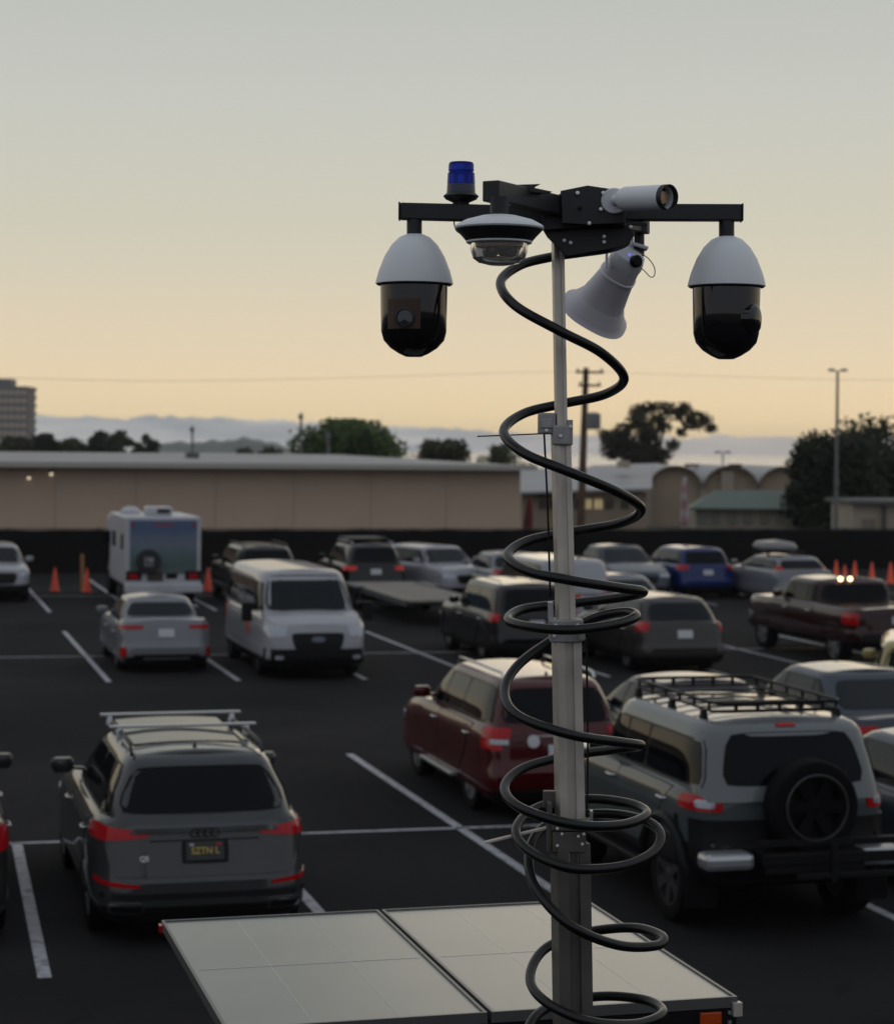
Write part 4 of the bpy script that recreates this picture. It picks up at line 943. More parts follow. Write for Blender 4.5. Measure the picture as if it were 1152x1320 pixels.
wire([(-60, 485, 70), (200, 491, 74), (450, 487, 82), (640, 481, 88), (748, 479, 92)], .006, 'faint power line sagging across the left sky to the utility pole')
wire([(762, 479, 92), (900, 484, 90), (1060, 489, 84), (1250, 491, 78)], .006, 'faint power line running right from the utility pole past the lamp post')

# ------------------------------------------------------------------ trees
def leafmat(name, c):
    m = bpy.data.materials.new(name); m.use_nodes = True; t = m.node_tree; b = t.nodes['Principled BSDF']; n = t.nodes
    tcn = n.new('ShaderNodeTexCoord'); nz = n.new('ShaderNodeTexNoise'); nz.inputs['Scale'].default_value = 1.3; nz.inputs['Detail'].default_value = 3; t.links.new(tcn.outputs['Object'], nz.inputs[0])
    r = n.new('ShaderNodeValToRGB'); e = r.color_ramp.elements; e[0].position = .3; e[1].position = .7
    e[0].color = (c[0] * .55, c[1] * .55, c[2] * .55, 1); e[1].color = (c[0] * 1.5, c[1] * 1.4, c[2] * 1.2, 1)
    t.links.new(nz.outputs[0], r.inputs[0]); t.links.new(r.outputs[0], b.inputs['Base Color']); b.inputs['Roughness'].default_value = .7; b.inputs['Specular IOR Level'].default_value = .2; return m
LF = {k: leafmat('leaves_' + k, c) for k, c in dict(green=(.065, .105, .032), dark=(.018, .026, .014), olive=(.040, .045, .022), euc=(.035, .034, .022)).items()}
BARK = mat('bark', (.07, .05, .035), .9, var=.3, vs=3)
def tree(name, lab, px0, px1, ytop, ybot, d, clumps, kind, n=2600, leaf=.16, depth=None, shape=None, seed=1, cr=(.16, .30)):
    rnd = random.Random(seed); a, b = pt(px0, ytop, d), pt(px1, ybot, d); base = Vector(((a.x + b.x) / 2, d + (depth or (b.x - a.x)) / 2, 0))
    root = empty(name, base, 0, label=lab, cat='tree'); w = (b.x - a.x) / 2; zt_, zb_ = a.z, max(b.z, .6); dp = (depth or 2 * w) / 2
    cs = shape and [(Vector((-w + 2 * w * sx_, rnd.uniform(-.4, .4) * dp, zb_ + (zt_ - zb_) * sz)), sr * w * 2.35) for sx_, sz, sr in shape]
    if not cs:
        cs = []
        for k in range(clumps):
            t = rnd.uniform(0, 2 * math.pi); r_ = rnd.random() ** .5; x = math.cos(t) * r_ * .85; y = math.sin(t) * r_ * .85
            top = (1 - x * x) ** .5; z = rnd.uniform(.05, top)
            cs.append((Vector((x * w, y * dp, zb_ + (zt_ - zb_) * z * .88)), rnd.uniform(*cr) * min(w, (zt_ - zb_) * 1.0) * 1.2))
    mb = MB(); tot = sum(c[1] ** 2 for c in cs)
    for c0, r_ in cs:
        for _ in range(int(n * r_ * r_ / tot)):
            v = Vector((rnd.gauss(0, 1), rnd.gauss(0, 1), rnd.gauss(0, 1))).normalized() * r_ * (rnd.random() ** .45) * rnd.uniform(.75, 1.25); p = c0 + Vector((v.x, v.y, v.z * .8))
            if p.z > zt_ + .1: continue
            u_ = Vector((rnd.gauss(0, 1), rnd.gauss(0, 1), rnd.gauss(0, 1))).normalized(); w_ = u_.orthogonal().normalized() * leaf * rnd.uniform(.4, .9); u_ = u_ * leaf * rnd.uniform(.7, 1.5)
            mb.v += [tuple(p - u_), tuple(p + w_), tuple(p + u_), tuple(p - w_)]; o = len(mb.v) - 4; mb.f.append((o, o + 1, o + 2, o + 3)); mb.m.append(0)
    mb.build('crown', LF[kind], root)
    fork = Vector((0, 0, zb_ * .75)); m2 = MB(); m2.tube([(0, 0, 0), (.05 * w, 0, fork.z * .5), fork], [.05 * w + .08, .04 * w + .06, .035 * w + .05], 8); m2.build('trunk', BARK, root, True)
    m3 = MB()
    for c0, r_ in cs[:14]: m3.tube([fork, fork.lerp(c0, .5) + Vector((0, 0, .1 * w)), c0], [.025 * w + .03, .018 * w + .02, .02], 6)
    m3.build('limb', BARK, root, True)['kind'] = 'stuff'
    return root
tree('broadleaf_tree', 'rounded bright green tree rising above the middle of the warehouse roof', 378, 512, 541, 600, 150, 34, 'green', 9000, .20, seed=3, cr=(.3, .45))
tree('broadleaf_tree', 'low dark round tree above the warehouse roof between the green tree and the mast', 537, 603, 567, 600, 160, 16, 'olive', 2600, .17, seed=4, cr=(.3, .5))
tree('broadleaf_tree', 'spreading olive tree top at the right end of the warehouse roof', 600, 692, 573, 700, 130, 20, 'olive', 4200, .15, seed=5, cr=(.25, .4))
tree('eucalyptus_tree', 'open crowned eucalyptus with sky showing through, left of the vaulted hall', 775, 926, 518, 604, 160, 0, 'euc', 6500, .15, depth=4, seed=8,
     shape=[(.08, .42, .075), (.12, .25, .09), (.2, .52, .10), (.25, .3, .12), (.3, .12, .12), (.32, .70, .09), (.36, .86, .085), (.42, .55, .10), (.45, .95, .06), (.4, .32, .12), (.47, .12, .10), (.5, .78, .07), (.55, .62, .06), (.58, .92, .07), (.62, .35, .06), (.66, .84, .075), (.72, .93, .06), (.75, .70, .06), (.8, .82, .06), (.85, .66, .05), (.9, .76, .055), (.95, .62, .05), (.7, .55, .045), (.05, .52, .05), (.55, .2, .06)])
tree('evergreen_tree', 'massive dark evergreen behind the tall lamp post at the right edge', 1030, 1135, 542, 700, 96, 46, 'dark', 15000, .14, seed=11, cr=(.3, .45))
tree('evergreen_tree', 'dark evergreen continuing past the right edge behind the tan shed', 1075, 1240, 530, 700, 101, 50, 'dark', 15000, .15, seed=12, cr=(.3, .45))
tl_ = [(-25, 42, 564), (28, 80, 560), (68, 112, 563), (105, 150, 552), (136, 172, 550), (162, 203, 557)]
for i, (x0, x1, yt) in enumerate(tl_):
    tree('background_tree', ['dark tree at the foot of the office tower', 'dark tree just right of the office tower', 'low dark tree second from the tower', 'taller dark tree in the left tree line', 'tallest pointed dark tree of the left tree line', 'dark tree ending the left tree line on the right'][i], x0, x1, yt, 600, 190 + 7 * i, 26, 'dark' if i % 2 else 'olive', 2600, .22, seed=20 + i, cr=(.14, .36))
for i, (x0, x1, yt) in enumerate([(290, 330, 578), (325, 368, 577)]):
    tree('background_tree', ['low bush like tree under the far hill', 'low tree top between the hill and the green tree'][i], x0, x1, yt, 600, 200 + 5 * i, 8, 'olive', 900, .2, seed=40 + i, cr=(.3, .5))

# ------------------------------------------------------------------ surveillance trailer
D0 = 6.8
def H_(px, py, dy=0.): return pt(px, py, D0 + dy)
PANB = 13.5; u2 = Vector((-math.sin(R(15)), math.cos(R(15)), 0)); v2 = Vector((u2.y, -u2.x, 0))
P2 = pt(758, 1159, 9.5); zP = P2.z
PWd, PL = .97, 1.74
mO = (P2 - v2 * PWd - u2 * PL * .5)
tr = empty('surveillance_trailer', (mO.x, mO.y, 0), R(15), label='mobile surveillance trailer carrying two flat solar panels in front of the mast', cat='trailer')
ALU = mat('aluminium', (.60, .56, .50), .42, .55, var=.12, vs=12); ALUM = mat('mid_aluminium', (.52, .48, .43), .5, .5, var=.15, vs=10); ALUD = mat('dark_aluminium', (.12, .115, .105), .5, .5, var=.18, vs=9)  # the last is a darker tone for the lowest section and clamp
def mk_panel():
    m = bpy.data.materials.new('solar_glass'); m.use_nodes = True; t = m.node_tree; b = t.nodes['Principled BSDF']; n = t.nodes; L = t.links.new
    b.inputs['Base Color'].default_value = (.16, .165, .17, 1); b.inputs['Roughness'].default_value = .30; b.inputs['Coat Weight'].default_value = .45; b.inputs['Coat Roughness'].default_value = .25
    tcn = n.new('ShaderNodeTexCoord'); z = n.new('ShaderNodeTexNoise'); z.inputs['Scale'].default_value = 2.2; z.inputs['Detail'].default_value = 7; L(tcn.outputs['Object'], z.inputs[0])
    r = n.new('ShaderNodeValToRGB'); e = r.color_ramp.elements; e[0].position = .3; e[1].position = .75; e[0].color = (.098, .108, .100, 1); e[1].color = (.128, .138, .126, 1); L(z.outputs[0], r.inputs[0]); L(r.outputs[0], b.inputs['Base Color'])
    return m
SG = mk_panel(); BUS = mat('cell_line', (.42, .42, .41), .3, coat=.7); PFR = mat('panel_frame', (.13, .13, .13), .4, .5)
def solar(xc):
    pr = MB(); t_ = .012; w, l = PWd - .016, PL
    for sg in (-1, 1):
        pr.box((xc + sg * (w / 2 - t_ / 2), 0, zP - .02), (t_, l, .04)); pr.box((xc, sg * (l / 2 - t_ / 2), zP - .02), (w - 2 * t_, t_, .04))
    po = pr.build('solar_panel', PFR, tr)
    MB().box((xc, 0, zP - .012), (w - 2 * t_, l - 2 * t_, .012)).build('glass', SG, po)
    m_ = MB()
    for k in (2, 4): m_.box((xc - w / 2 + k * w / 6, 0, zP - .0055), (.0022, l - .07, .0006))
    for k in (5,): m_.box((xc, -l / 2 + k * l / 10, zP - .0052), (w - .07, .005, .0006))
    m_.build('cell_grid', BUS, po)
for xc in (-PWd / 2, PWd / 2): solar(xc)
MB().box((0, 0, zP - .075), (2 * PWd - .1, PL - .1, .06)).build('panel_tray', DARK, tr)
ny = -PL / 2
MB().box((0, ny + .03, zP - .085), (2 * PWd - .02, .05, .08)).build('edge_rail', DARK, tr)
MB().box((PWd - .115, ny + .0, zP - .075), (.085, .015, .045)).build('amber_marker', ORG, tr, bevel=.004)
for sg in (-1, 1): MB().box((PWd - .04, ny + .0, zP - .075 + sg * .018), (.012, .012, .012)).build('bolt', SILV, tr)
MB().box((PWd - .012, ny - .002, zP - .045), (.035, .03, .05)).build('corner_bracket', ALU, tr)
MB().box((-PWd + .015, -ny - .02, zP - .03), (.04, .05, .03)).build('red_marker', RED, tr)
for sg in (-1, 1): MB().box((sg * .5, -.2, zP / 2 + .25), (.08, .08, zP - .75)).build('support_post', DARK, tr)
MB().box((0, -.3, .85), (1.3, 1.9, .75)).build('equipment_box', mat('trailer_box', (.03, .03, .032), .5), tr, bevel=.02)
MB().box((0, -.3, .40), (1.4, 2.6, .1)).build('chassis', DARK, tr)
for sg in (-1, 1): add_wheel(tr, sg * .82, -.3, .33, .2, 'hub'); MB().box((sg * .82, -.3, .72), (.26, .9, .03)).build('fender', DARK, tr, bevel=.01)
MB().beam((0, -1.6, .40), (0, -3.0, .40), .1, .1).build('tow_bar', DARK, tr)

# mast
mbase = H_(744, 1700); mbase.z = .45
ms = empty('telescopic_mast', (mbase.x, mbase.y, mbase.z), 0, label='silver square telescopic mast rising from the trailer with black crossarms on top', cat='mast')
mo = mbase
def section(pa, pb, wpx, m):
    a = H_(*pa) - mo; b = H_(*pb) - mo; w = wpx / F * D0; d_ = (a - b); t_ = w * .16
    M = frame_mat(b, d_, (1, .18, 0)); M3 = M.to_3x3(); ln = d_.length; mb = MB(); h = w / 2
    prof = [(-h, -h), (-t_, -h), (-t_, -h + t_), (t_, -h + t_), (t_, -h), (h, -h), (h, h), (-h, h)]
    n = len(prof); vs = []
    for z in (0, ln):
        for x_, y_ in prof: vs.append(M @ Vector((x_, y_, z)))
    # frame y may point either way; keep slot towards the camera
    mb.add(vs, [(i, (i + 1) % n, n + (i + 1) % n, n + i) for i in range(n)] + [tuple(range(n))[::-1], tuple(range(n, 2 * n))])
    return mb.build('mast_section', m, ms, bevel=.0015)
section((718.5, 300), (723.5, 580), 14.0, ALU)
section((722.5, 560), (729.5, 830), 22, ALU)
section((729.5, 815), (735.5, 1110), 32.5, ALUM)
section((734.5, 1085), (744, 1700), 43.5, ALUD)
def blk(px0, px1, py0, py1, dy, dep, name, m, bev=.003):
    a, b = H_(px0, py0, dy) - mo, H_(px1, py1, dy) - mo
    return MB().box(((a.x + b.x) / 2, a.y + dep / 2, (a.z + b.z) / 2), (abs(b.x - a.x), dep, abs(a.z - b.z))).build(name, m, ms, bevel=bev)
CL = mat('clamp_grey', (.34, .335, .33), .5, .5, var=.2, vs=20)
BOLTW = mat('zinc_bolt', (.75, .76, .78), .3, .3)
def bolt(px, py, dy, r=.006, m=BOLTW, par=ms):
    q_ = H_(px, py, dy) - (mo if par is ms else Vector((0, 0, 0))); return MB().lathe([(r, 0), (r, .006), (r * .6, .008), (.0001, .008)], 8, frame_mat(q_, (0, -1, 0))).build('bolt', m, par)
# upper clamp
blk(694, 716, 532, 560, -.03, .07, 'clamp', CL, .006); blk(712, 734, 548, 574, -.042, .09, 'clamp', CL, .006); blk(731, 738, 541, 574, -.03, .06, 'clamp', CL); blk(697, 712, 540, 552, -.037, .02, 'clamp_plate', CL)
bolt(722, 562, -.043); bolt(704, 555, -.032); bolt(735, 550, -.032)
# middle clamp
blk(708, 752, 799, 812, -.055, .11, 'clamp', CL, .005); blk(709, 750, 812, 829, -.05, .10, 'clamp', CL, .005); blk(746, 754, 806, 826, -.07, .05, 'clamp_ear', CL)
bolt(716, 806, -.056); bolt(744, 806, -.056); bolt(714, 820, -.052)
# lower clamp
blk(711, 757, 1058, 1072, -.065, .13, 'clamp', ALUD, .005); blk(712, 755, 1072, 1100, -.058, .12, 'clamp', ALUD, .005); blk(742, 762, 1058, 1072, -.07, .07, 'clamp_ear', ALUD)
blk(706, 711, 1035, 1100, -.04, .08, 'side_channel', ALUD)
for x_, y_ in ((718, 1068), (724, 1075), (746, 1066), (752, 1075), (718, 1090), (750, 1088), (745, 1078)): bolt(x_, y_, -.067, .005)
blk(700, 716, 1020, 1042, .02, .03, 'pulley_bracket', ALUD); blk(760, 764, 1045, 1060, -.05, .02, 'latch_pin', SILV)
# rods and thin wires
def rod(pts, r, name, m): P_ = catmull([H_(*p) - mo for p in pts], 5); return MB().tube(P_, r, 6).build(name, m, ms, True)
rod([(615, 562.5, 0), (655, 561, 0), (700, 559, 0)], .0022, 'antenna_rod', DARK)
rod([(701, 558, -.02), (705, 640, -.03), (707, 700, -.03), (709, 770, -.02)], .0034, 'lifting_wire', DARK)
rod([(755, 822, 0), (757, 920, 0), (757, 1000, 0), (756, 1058, 0)], .0034, 'lifting_wire', TRIM)
rod([(625, 1086, -.02), (662, 1077, -.02), (704, 1067, -.01)], .0062, 'latch_rod', mat('pale_rod', (.65, .58, .50), .4))
blk(706, 713, 776, 799, -.02, .02, 'wire_end', SILV)
# lattice of head brackets
BK = mat('black_powder_coat', (.014, .014, .017), .45, spec=.45, bump=.05, bs=300)
def arm(pa, pb, w=.053, h=.053): a, b = H_(*pa) - mo, H_(*pb) - mo; return MB().beam(a, b, w, h).build('arm', BK, ms, bevel=.004)
arm((516, 272.5, 0), (700, 277, 0)); arm((780, 274, 0), (954, 274.5, 0)); arm((632, 246, -.55), (745, 272, .0), .056, .062); arm((745, 275, .05), (829, 294, .55), .05, .045)
for px, py, dy in ((516, 272.5, 0), (954, 274.5, 0)):
    q_ = H_(px, py, dy) - mo; MB().box(q_ + Vector((-.003 if px < 600 else .003, 0, 0)), (.006, .057, .057)).build('end_cap', TRIM, ms, bevel=.002)
q_ = H_(632, 245, -.57) - mo
# centre housing
def slab(pts, d0, d1, name, m=BK):
    vs = [H_(x, y, d0) - mo for x, y in pts] + [H_(x, y, d1) - mo for x, y in pts]; n = len(pts)
    return MB().add(vs, [tuple(range(n))[::-1], tuple(range(n, 2 * n))] + [(i, (i + 1) % n, n + (i + 1) % n, n + i) for i in range(n)]).build(name, m, ms, bevel=.003)
slab([(697, 262), (725, 248), (757, 240), (803, 247), (806, 292), (742, 294), (700, 297)], -.14, .06, 'bracket_plate')
slab([(722, 246), (757, 239), (804, 246), (806, 288), (756, 290), (724, 288)], -.19, -.15, 'bracket_plate')
slab([(699, 296), (757, 292), (812, 288), (818, 303), (806, 318), (730, 331), (705, 306)], -.10, .08, 'lower_bracket')
slab([(640, 266), (702, 270), (724, 290), (722, 300), (660, 285)], -.10, -.06, 'gusset')
slab([(667, 238), (697, 237), (688, 242), (712, 247), (705, 250), (664, 246)], -.38, -.30, 'cable_clip')
slab([(806, 282), (834, 287), (834, 292), (806, 290)], -.02, .06, 'gusset')
slab([(822, 287), (834, 287), (834, 301), (822, 301)], .48, .56, 'end_block')
for x_, y_, dd in ((744, 249, -.195), (777, 249, -.195), (719, 276, -.145), (759, 288, -.195), (778, 305, -.105), (778, 312, -.105), (727, 310, -.105), (735, 313, -.105), (747, 268, -.195), (774, 270, -.195), (812, 293, -.105)): bolt(x_, y_, dd, (.0065), BOLTW if y_ != 268 else TRIM)
q_ = H_(656, 262, -.45) - mo; bolt(656, 262, -.46)
# necks
def neck(px, y0, y1, dy, r, name='neck', m=BK):
    a, b = H_(px, y0, dy) - mo, H_(px, y1, dy) - mo; return MB().lathe([(r, 0), (r, (a - b).length)], 20, frame_mat(b, a - b)).build(name, m, ms, True)
neck(534, 283, 304, 0, .025); neck(936, 285, 307, 0, .025); neck(643.5, 254, 282, -.54, .028); neck(823.5, 300, 330, .52, .018)

# cameras etc (each hangs from the mast: things of their own)
WHT = mat('camera_white', (.70, .725, .75), .42, spec=.4); WHT2 = mat('camera_grey_white', (.62, .63, .66), .45)
DOMEG = mat('dome_glass_dark', (.008, .008, .009), .07, spec=.6)
RIMK = mat('dark_gasket', (.015, .015, .016), .5)
LENS = mat('lens_glass', (.02, .02, .022), .03, spec=.8); COPP = mat('lens_coating', (.070, .044, .034), .25, 0, spec=.2)
K = D0 / F
def ptz(px, py, dy, label, lens_dx, clear):
    q_ = H_(px, py, dy); root = empty('dome_camera', q_, 0, label=label, cat='security camera', group='pendant dome cameras at the ends of the crossarm')
    k = K
    MB().lathe([(11 * k, 0), (20 * k, -4 * k), (30 * k, -14 * k), (39 * k, -29 * k), (46 * k, -47 * k), (49.5 * k, -60 * k), (50 * k, -64 * k), (46 * k, -65 * k)], 40).build('shield', WHT, root, True)
    MB().lathe([(47 * k, -62 * k), (48.5 * k, -65.5 * k), (44 * k, -67 * k)], 40).build('gasket', RIMK, root, True)
    # housing sides with a tinted window
    MB().lathe([(44 * k, -65 * k), (43.3 * k, -100 * k), (42.5 * k, -125 * k), (39 * k, -137 * k), (30 * k, -147 * k), (19 * k, -154 * k), (10 * k, -158 * k), (.0001, -158 * k)], 48).build('dome', DOMEG, root, True, ang=60)
    lx = lens_dx * k
    if clear:
        h_ = MB(); rr_ = .0435 * 2
        fy = -math.sqrt(max(0, (43.5 * k) ** 2 - (lx + 22 * k) ** 2))
        # module face visible through the window, sits just proud of the dome glass
        fs = MB(); n = 10
        for i in range(n + 1):
            a = (-33 + 42 * i / n); x_ = a * k; y_ = -math.sqrt((44.2 * k) ** 2 - x_ * x_)
            for z in (-86, -124): fs.v.append((x_, y_ * (1 if z > -110 else .985), z * k))
        for i in range(n): fs.f.append((2 * i, 2 * i + 1, 2 * i + 3, 2 * i + 2)); fs.m.append(0)
        fs.build('module_face', COPP, root, True)
        x_ = -11 * k; y_ = -44.0 * k
        MB().lathe([(13 * k, -6 * k), (13 * k, 2 * k), (10.5 * k, 2.6 * k), (9.5 * k, 0), (.0001, .5 * k)], 24, frame_mat((x_, y_ + .5 * k, -110 * k), (-.18, -1, 0)), mi=[0, 0, 1, 1]).build('lens', [RIMK, LENS], root, True)
    else:
        M = frame_mat((28 * k, -26 * k, -108 * k), (.9, -.55, -.05))
        MB().lathe([(21 * k, -8 * k), (20 * k, 5 * k), (16 * k, 9 * k), (9 * k, 11 * k), (.0001, 11.5 * k)], 24, M).build('lens', DOMEG, root, True)
    return root
ptz(534.5, 302, 0, 'white capped dome camera hanging from the left end of the crossarm', -11, True)
ptz(936.5, 305, 0, 'white capped dome camera hanging from the right end of the crossarm', 25, False)
# multi sensor
dm = -.54; k = (D0 + dm) / F; q_ = H_(643.5, 277, dm)
root = empty('multi_sensor_camera', q_, 0, label='flat white and black multi lens dome camera hanging from the near arm', cat='security camera')
MB().lathe([(13 * k, 0), (24 * k, -1.5 * k), (44 * k, -7 * k), (56 * k, -13.5 * k), (58 * k, -17 * k), (56.5 * k, -19 * k)], 44).build('shield', WHT, root, True)
MB().lathe([(55 * k, -16 * k), (56.5 * k, -19 * k), (47 * k, -29 * k), (42 * k, -35 * k)], 44).build('black_collar', RIMK, root, True)
MB().lathe([(43 * k, -32 * k), (42.5 * k, -36 * k), (41 * k, -37 * k), (38 * k, -36 * k)], 44).build('white_ring', WHT, root, True)
CLR = mat('clear_dome', (.75, .72, .66), .03, spec=.5, trans=.85, ior=1.15)
MB().lathe([(37 * k, -36 * k), (37 * k, -46 * k), (34 * k, -56 * k), (26 * k, -62 * k), (12 * k, -65 * k), (.0001, -65 * k)], 44).build('clear_dome', CLR, root, True)
MB().lathe([(35 * k, -35 * k), (35 * k, -42 * k), (33 * k, -43 * k)], 36).build('inner_ring', mat('beige_ring', (.26, .22, .17), .6), root, True)
for i in range(4):
    t = R(45 + 90 * i + 12); dv = Vector((math.cos(t), math.sin(t), -.35)); o_ = Vector((dv.x * 19 * k, dv.y * 19 * k, -49 * k))
    MB().lathe([(8.5 * k, -9 * k), (9 * k, 5 * k), (6.5 * k, 7 * k), (6 * k, 4 * k), (.0001, 4.5 * k)], 16, frame_mat(o_, dv)).build('lens', [LENS], root, True)
MB().tube([(-40 * k, 0, 1 * k), (-47 * k, .01, -8 * k), (-52 * k, .01, -14 * k)], .003, 5).build('safety_cord', DARK, root, True) if 0 else None
# bullet camera
d1 = -.24; k = (D0 + d1) / F; a_, b_ = H_(803, 258, d1), H_(874, 252, d1 - .06)
root = empty('bullet_camera', H_(791, 259, d1 + .04), 0, label='white bullet camera on a round base pointing right above the mast head', cat='security camera'); ro_ = root.location.copy()
MB().lathe([(17 * k, -.03), (17 * k, 0), (15.5 * k, .006), (.0001, .008)], 28, frame_mat((.00, 0, 0), (-.18, -1, -.05))).build('base', WHT2, root, True)
MB().tube([(.002, -.01, 0), (.018, -.04, 0), (.045, -.05, .003)], [.018, .017, .018], 12).build('joint', WHT2, root, True)
ax = Vector((.64, -.76, -.055)).normalized(); o_ = a_ - ro_ + Vector((0, -.03, 0)); ln = .175; r_ = 15.6 * k
M = frame_mat(o_, ax, (0, 0, 1))
MB().lathe([(.5 * r_, -.012), (.9 * r_, -.004), (r_, .008), (r_ * 1.02, ln), (r_ * .9, ln), (r_ * .88, ln - .02)], 32, M).build('housing', WHT, root, True)
MB().lathe([(r_ * .88, ln - .022), (r_ * .88, ln - .02), (.0001, ln - .019)], 32, M).build('front_plate', RIMK, root, True)
MB().lathe([(r_ * .98, ln - .002), (r_ * 1.03, ln), (r_ * 1.03, ln + .02), (r_ * .98, ln + .02)], 28, M, closed=True).build('front_ring', RIMK, root, True)
MB().lathe([(.0001, ln - .006), (r_ * .5, ln - .007), (r_ * .52, ln - .012)][::-1], 24, M, power=4).build('lens', mat('amber_lens', (.50, .32, .16), .15, spec=.8), root, True)
q2 = M @ Vector((0, 0, .035)); MB().lathe([(.005, 0), (.005, .004), (.0001, .005)], 8, frame_mat(q2 + Vector((0, -r_, 0)), (0, -1, 0))).build('screw', TRIM, root)
# beacon
k = K; root = empty('strobe_beacon', H_(594, 262, 0), 0, label='blue strobe beacon standing on the left crossarm', cat='warning light')
BLU = mat('blue_lens', (.012, .03, .36), .2, spec=.2, coat=.1, trans=.55, ior=1.2); BL2 = mat('blue_grey_collar', (.035, .045, .075), .35)
MB().lathe([(10 * k, -3 * k), (11 * k, 1 * k), (20 * k, 5 * k), (23 * k, 9 * k), (21 * k, 11 * k), (17 * k, 14 * k)], 30).build('base', RIMK, root, True)
MB().lathe([(18.5 * k, 12 * k), (18.5 * k, 15 * k), (18 * k, 24 * k), (16 * k, 25 * k)], 30).build('collar', BL2, root, True)
MB().lathe([(17.8 * k, 24 * k), (17 * k, 39 * k), (15.5 * k, 40.5 * k), (15.5 * k, 41 * k), (16.6 * k, 42 * k), (16.4 * k, 50 * k), (15 * k, 52.5 * k), (.0001, 53 * k)], 30).build('lens', BLU, root, True)
for i in range(10): t = 2 * math.pi * i / 10; MB().beam((17.6 * k * math.cos(t), 17.6 * k * math.sin(t), 25 * k), (16.9 * k * math.cos(t), 16.9 * k * math.sin(t), 39 * k), .002, .002).build('lens_rib', BLU, root)
# beacon lead wires under the arm
tag(MB().tube(catmull([H_(585, 284, -.01), H_(586, 292, -.02), H_(590, 299, -.02), H_(600, 301, .0), H_(612, 284, .02)], 6), .0022, 6).build('beacon_wire', DARK, None, True), 'thin black wire looping under the left crossarm below the blue beacon', 'wire')
# horn speaker
dH = .52; k = (D0 + dH) / F; top = H_(812, 318, dH)
root = empty('horn_speaker', top, 0, label='pale grey horn loudspeaker hanging under the mast head, mouth tilted down to the left', cat='loudspeaker')
ct = H_(806, 338, dH) - top; mouth = H_(766, 404, dH + .13) - top; axv = (mouth - ct).normalized(); Lh = (mouth - ct).length
HORN = mat('horn_grey', (.50, .48, .52), .5)
M = frame_mat(ct, axv, (0, 1, 0))
MB().lathe([(20 * k, -.01), (22 * k, .01), (24 * k, Lh * .28), (27 * k, Lh * .5), (31 * k, Lh * .75), (40 * k, Lh * .94), (45 * k, Lh), (46.5 * k, Lh * 1.01), (44 * k, Lh * 1.005), (38 * k, Lh * .9), (20 * k, Lh * .5), (.0001, Lh * .45)], 40, M, power=2.6).build('horn', HORN, root, True)
MB().lathe([(.0001, -.055), (12 * k, -.052), (20 * k, -.035), (23 * k, -.005), (21 * k, .03), (20 * k, .032)], 30, M, power=2.8).build('driver_housing', WHT2, root, True)
MB().lathe([(23.5 * k, Lh * .22), (25 * k, Lh * .23), (25 * k, Lh * .26), (23.8 * k, Lh * .27)], 30, M, power=2.6, closed=True).build('collar_ring', WHT2, root, True)
q2 = H_(819, 337, dH - .06) - top; MB().lathe([(8 * k, -.01), (8 * k, .012), (6 * k, .02), (.0001, .021)], 14, frame_mat(q2, (.35, -1, .0))).build('knob', DARK, root, True)
q2 = H_(811, 328, dH - .07) - top; MB().lathe([(1.8 * k, 0), (.0001, .004)], 8, frame_mat(q2, (0, -1, 0))).build('status_light', mat('blue_led', (.05, .05, .3), .3, emit=(.15, .15, 1), es=1.2), root, True)
m_ = MB(); s0 = H_(823, 318, dH) - top; s1 = H_(826, 335, dH - .02) - top; m_.beam(s0 + Vector((-.03, 0, .01)), s0 + Vector((.03, 0, -.008)), .07, .012); m_.build('bracket', WHT2, root, bevel=.003)
MB().beam(H_(812, 300, dH) - top, H_(812, 324, dH) - top, .02, .02, w2=.05).build('hanger', WHT2, root, bevel=.002)
MB().beam(H_(782, 318, dH - .05) - top, H_(781, 345, dH - .05) - top, .02, .008).build('side_strut', WHT2, root)
tag(MB().tube(catmull([H_(826, 327, dH - .04), H_(836, 334, dH - .05), H_(843, 345, dH - .05), H_(843, 355, dH - .05), H_(838, 357, dH - .05), H_(831, 350, dH - .05), H_(824, 344, dH - .05)], 6), .0019, 6).build('speaker_wire', mat('wire_tan', (.25, .18, .12), .5), None, True), 'thin tan wire looping from the black knob of the horn loudspeaker', 'wire')
# white ziptied wire under head
tag(MB().tube(catmull([H_(786, 300, .0), H_(796, 302, -.03), H_(805, 308, -.03), H_(808, 316, .0)], 6), .0045, 6).build('white_lead', WHT2, None, True), 'short white lead curving under the mast head beside the horn loudspeaker', 'wire')

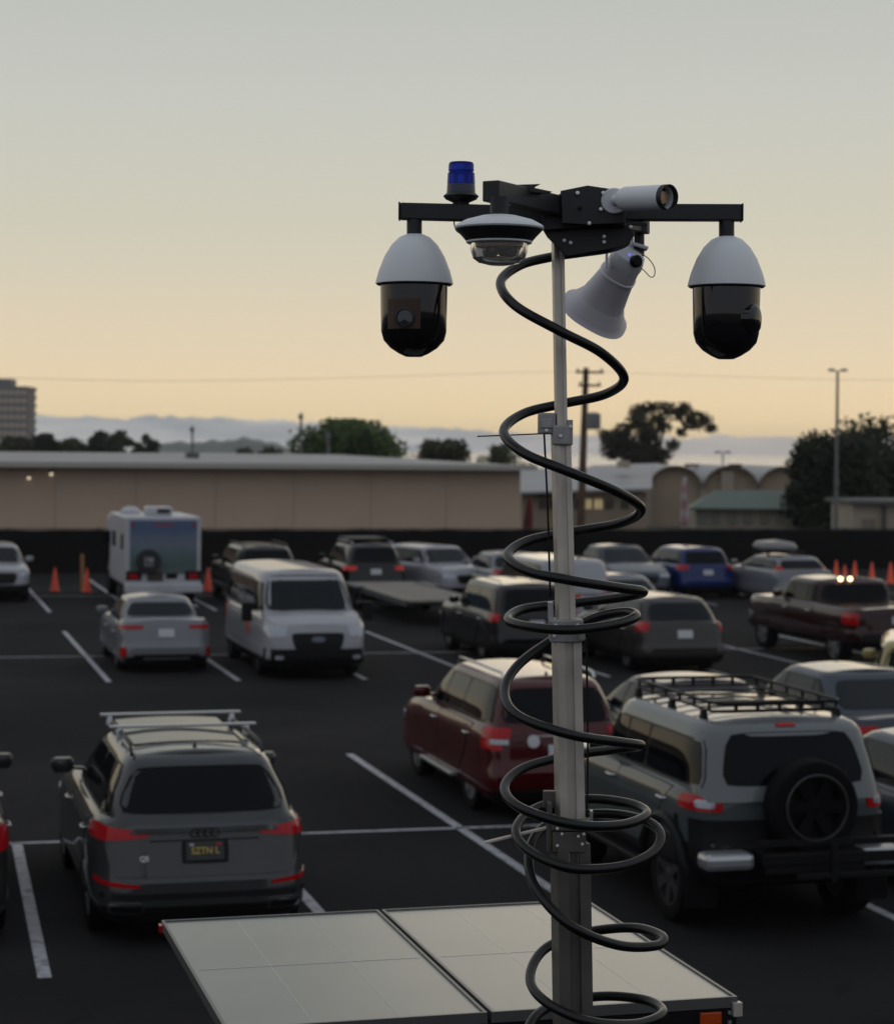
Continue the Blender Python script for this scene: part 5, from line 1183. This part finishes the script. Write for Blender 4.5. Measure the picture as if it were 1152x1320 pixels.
# coiled cable
CO = [(776, 303, .06), (796, 301, .02), (806, 311, -.02), (785, 320, .12), (745, 326, .2), (712, 331, .2), (670, 342, .12), (645, 364, 0), (664, 394, -.14), (722, 427, -.2), (775, 455, -.14), (804, 487, 0), (780, 508, .14), (727, 520, .2), (675, 533, .14), (649, 556, 0), (675, 584, -.14), (735, 609, -.2), (795, 634, -.12), (826, 656, 0),
      (800, 674, .12), (740, 685, .2), (680, 697, .13), (654, 716, 0), (680, 736, -.13), (735, 748, -.2), (800, 758, -.1), (829, 763, 0), (800, 770, .1), (735, 778, .2), (675, 785, .13), (655, 799, 0), (682, 808, -.13), (735, 812, -.2), (790, 805, -.12), (819, 795, -.02), (806, 789, .08), (765, 797, .16), (712, 825, .2), (667, 858, .12), (650, 892, 0),
      (668, 923, -.13), (735, 947, -.2), (800, 957, -.1), (826, 961, 0), (800, 965, .1), (735, 974, .2), (675, 990, .12), (650, 1015, 0), (670, 1041, -.13), (735, 1062, -.2), (797, 1064, -.14), (833, 1050, 0), (812, 1036, .12), (755, 1030, .2), (695, 1040, .15), (665, 1068, 0), (682, 1097, -.12), (735, 1119, -.2), (800, 1117, -.14), (841, 1099, -.04),
      (851, 1076, .04), (832, 1058, .12), (785, 1049, .2), (725, 1054, .2), (692, 1075, .1), (681, 1108, 0), (692, 1148, -.1), (735, 1193, -.19), (795, 1218, -.13), (845, 1219, -.04), (853, 1207, .04), (815, 1196, .16), (750, 1203, .21), (700, 1225, .14), (683, 1262, 0), (705, 1293, -.13), (760, 1317, -.2), (820, 1320, -.12), (854, 1306, 0), (835, 1290, .14), (780, 1284, .2),
      (725, 1292, .2), (690, 1310, .1), (682, 1340, 0), (720, 1372, -.15), (790, 1385, -.15), (850, 1365, 0), (800, 1345, .18), (730, 1350, .2), (685, 1385, .05), (720, 1430, -.15), (800, 1450, -.1), (850, 1440, .05), (780, 1450, .15)]
CAB = mat('rubber_cable', (.006, .0058, .006), .30, spec=.4, var=.15, vs=30)
tag(MB().tube(catmull([H_(*p) for p in CO], 8), .0160, 14).build('coiled_cable', CAB, None, True, ang=80), 'thick black spiral cable coiling down around the silver mast', 'cable')
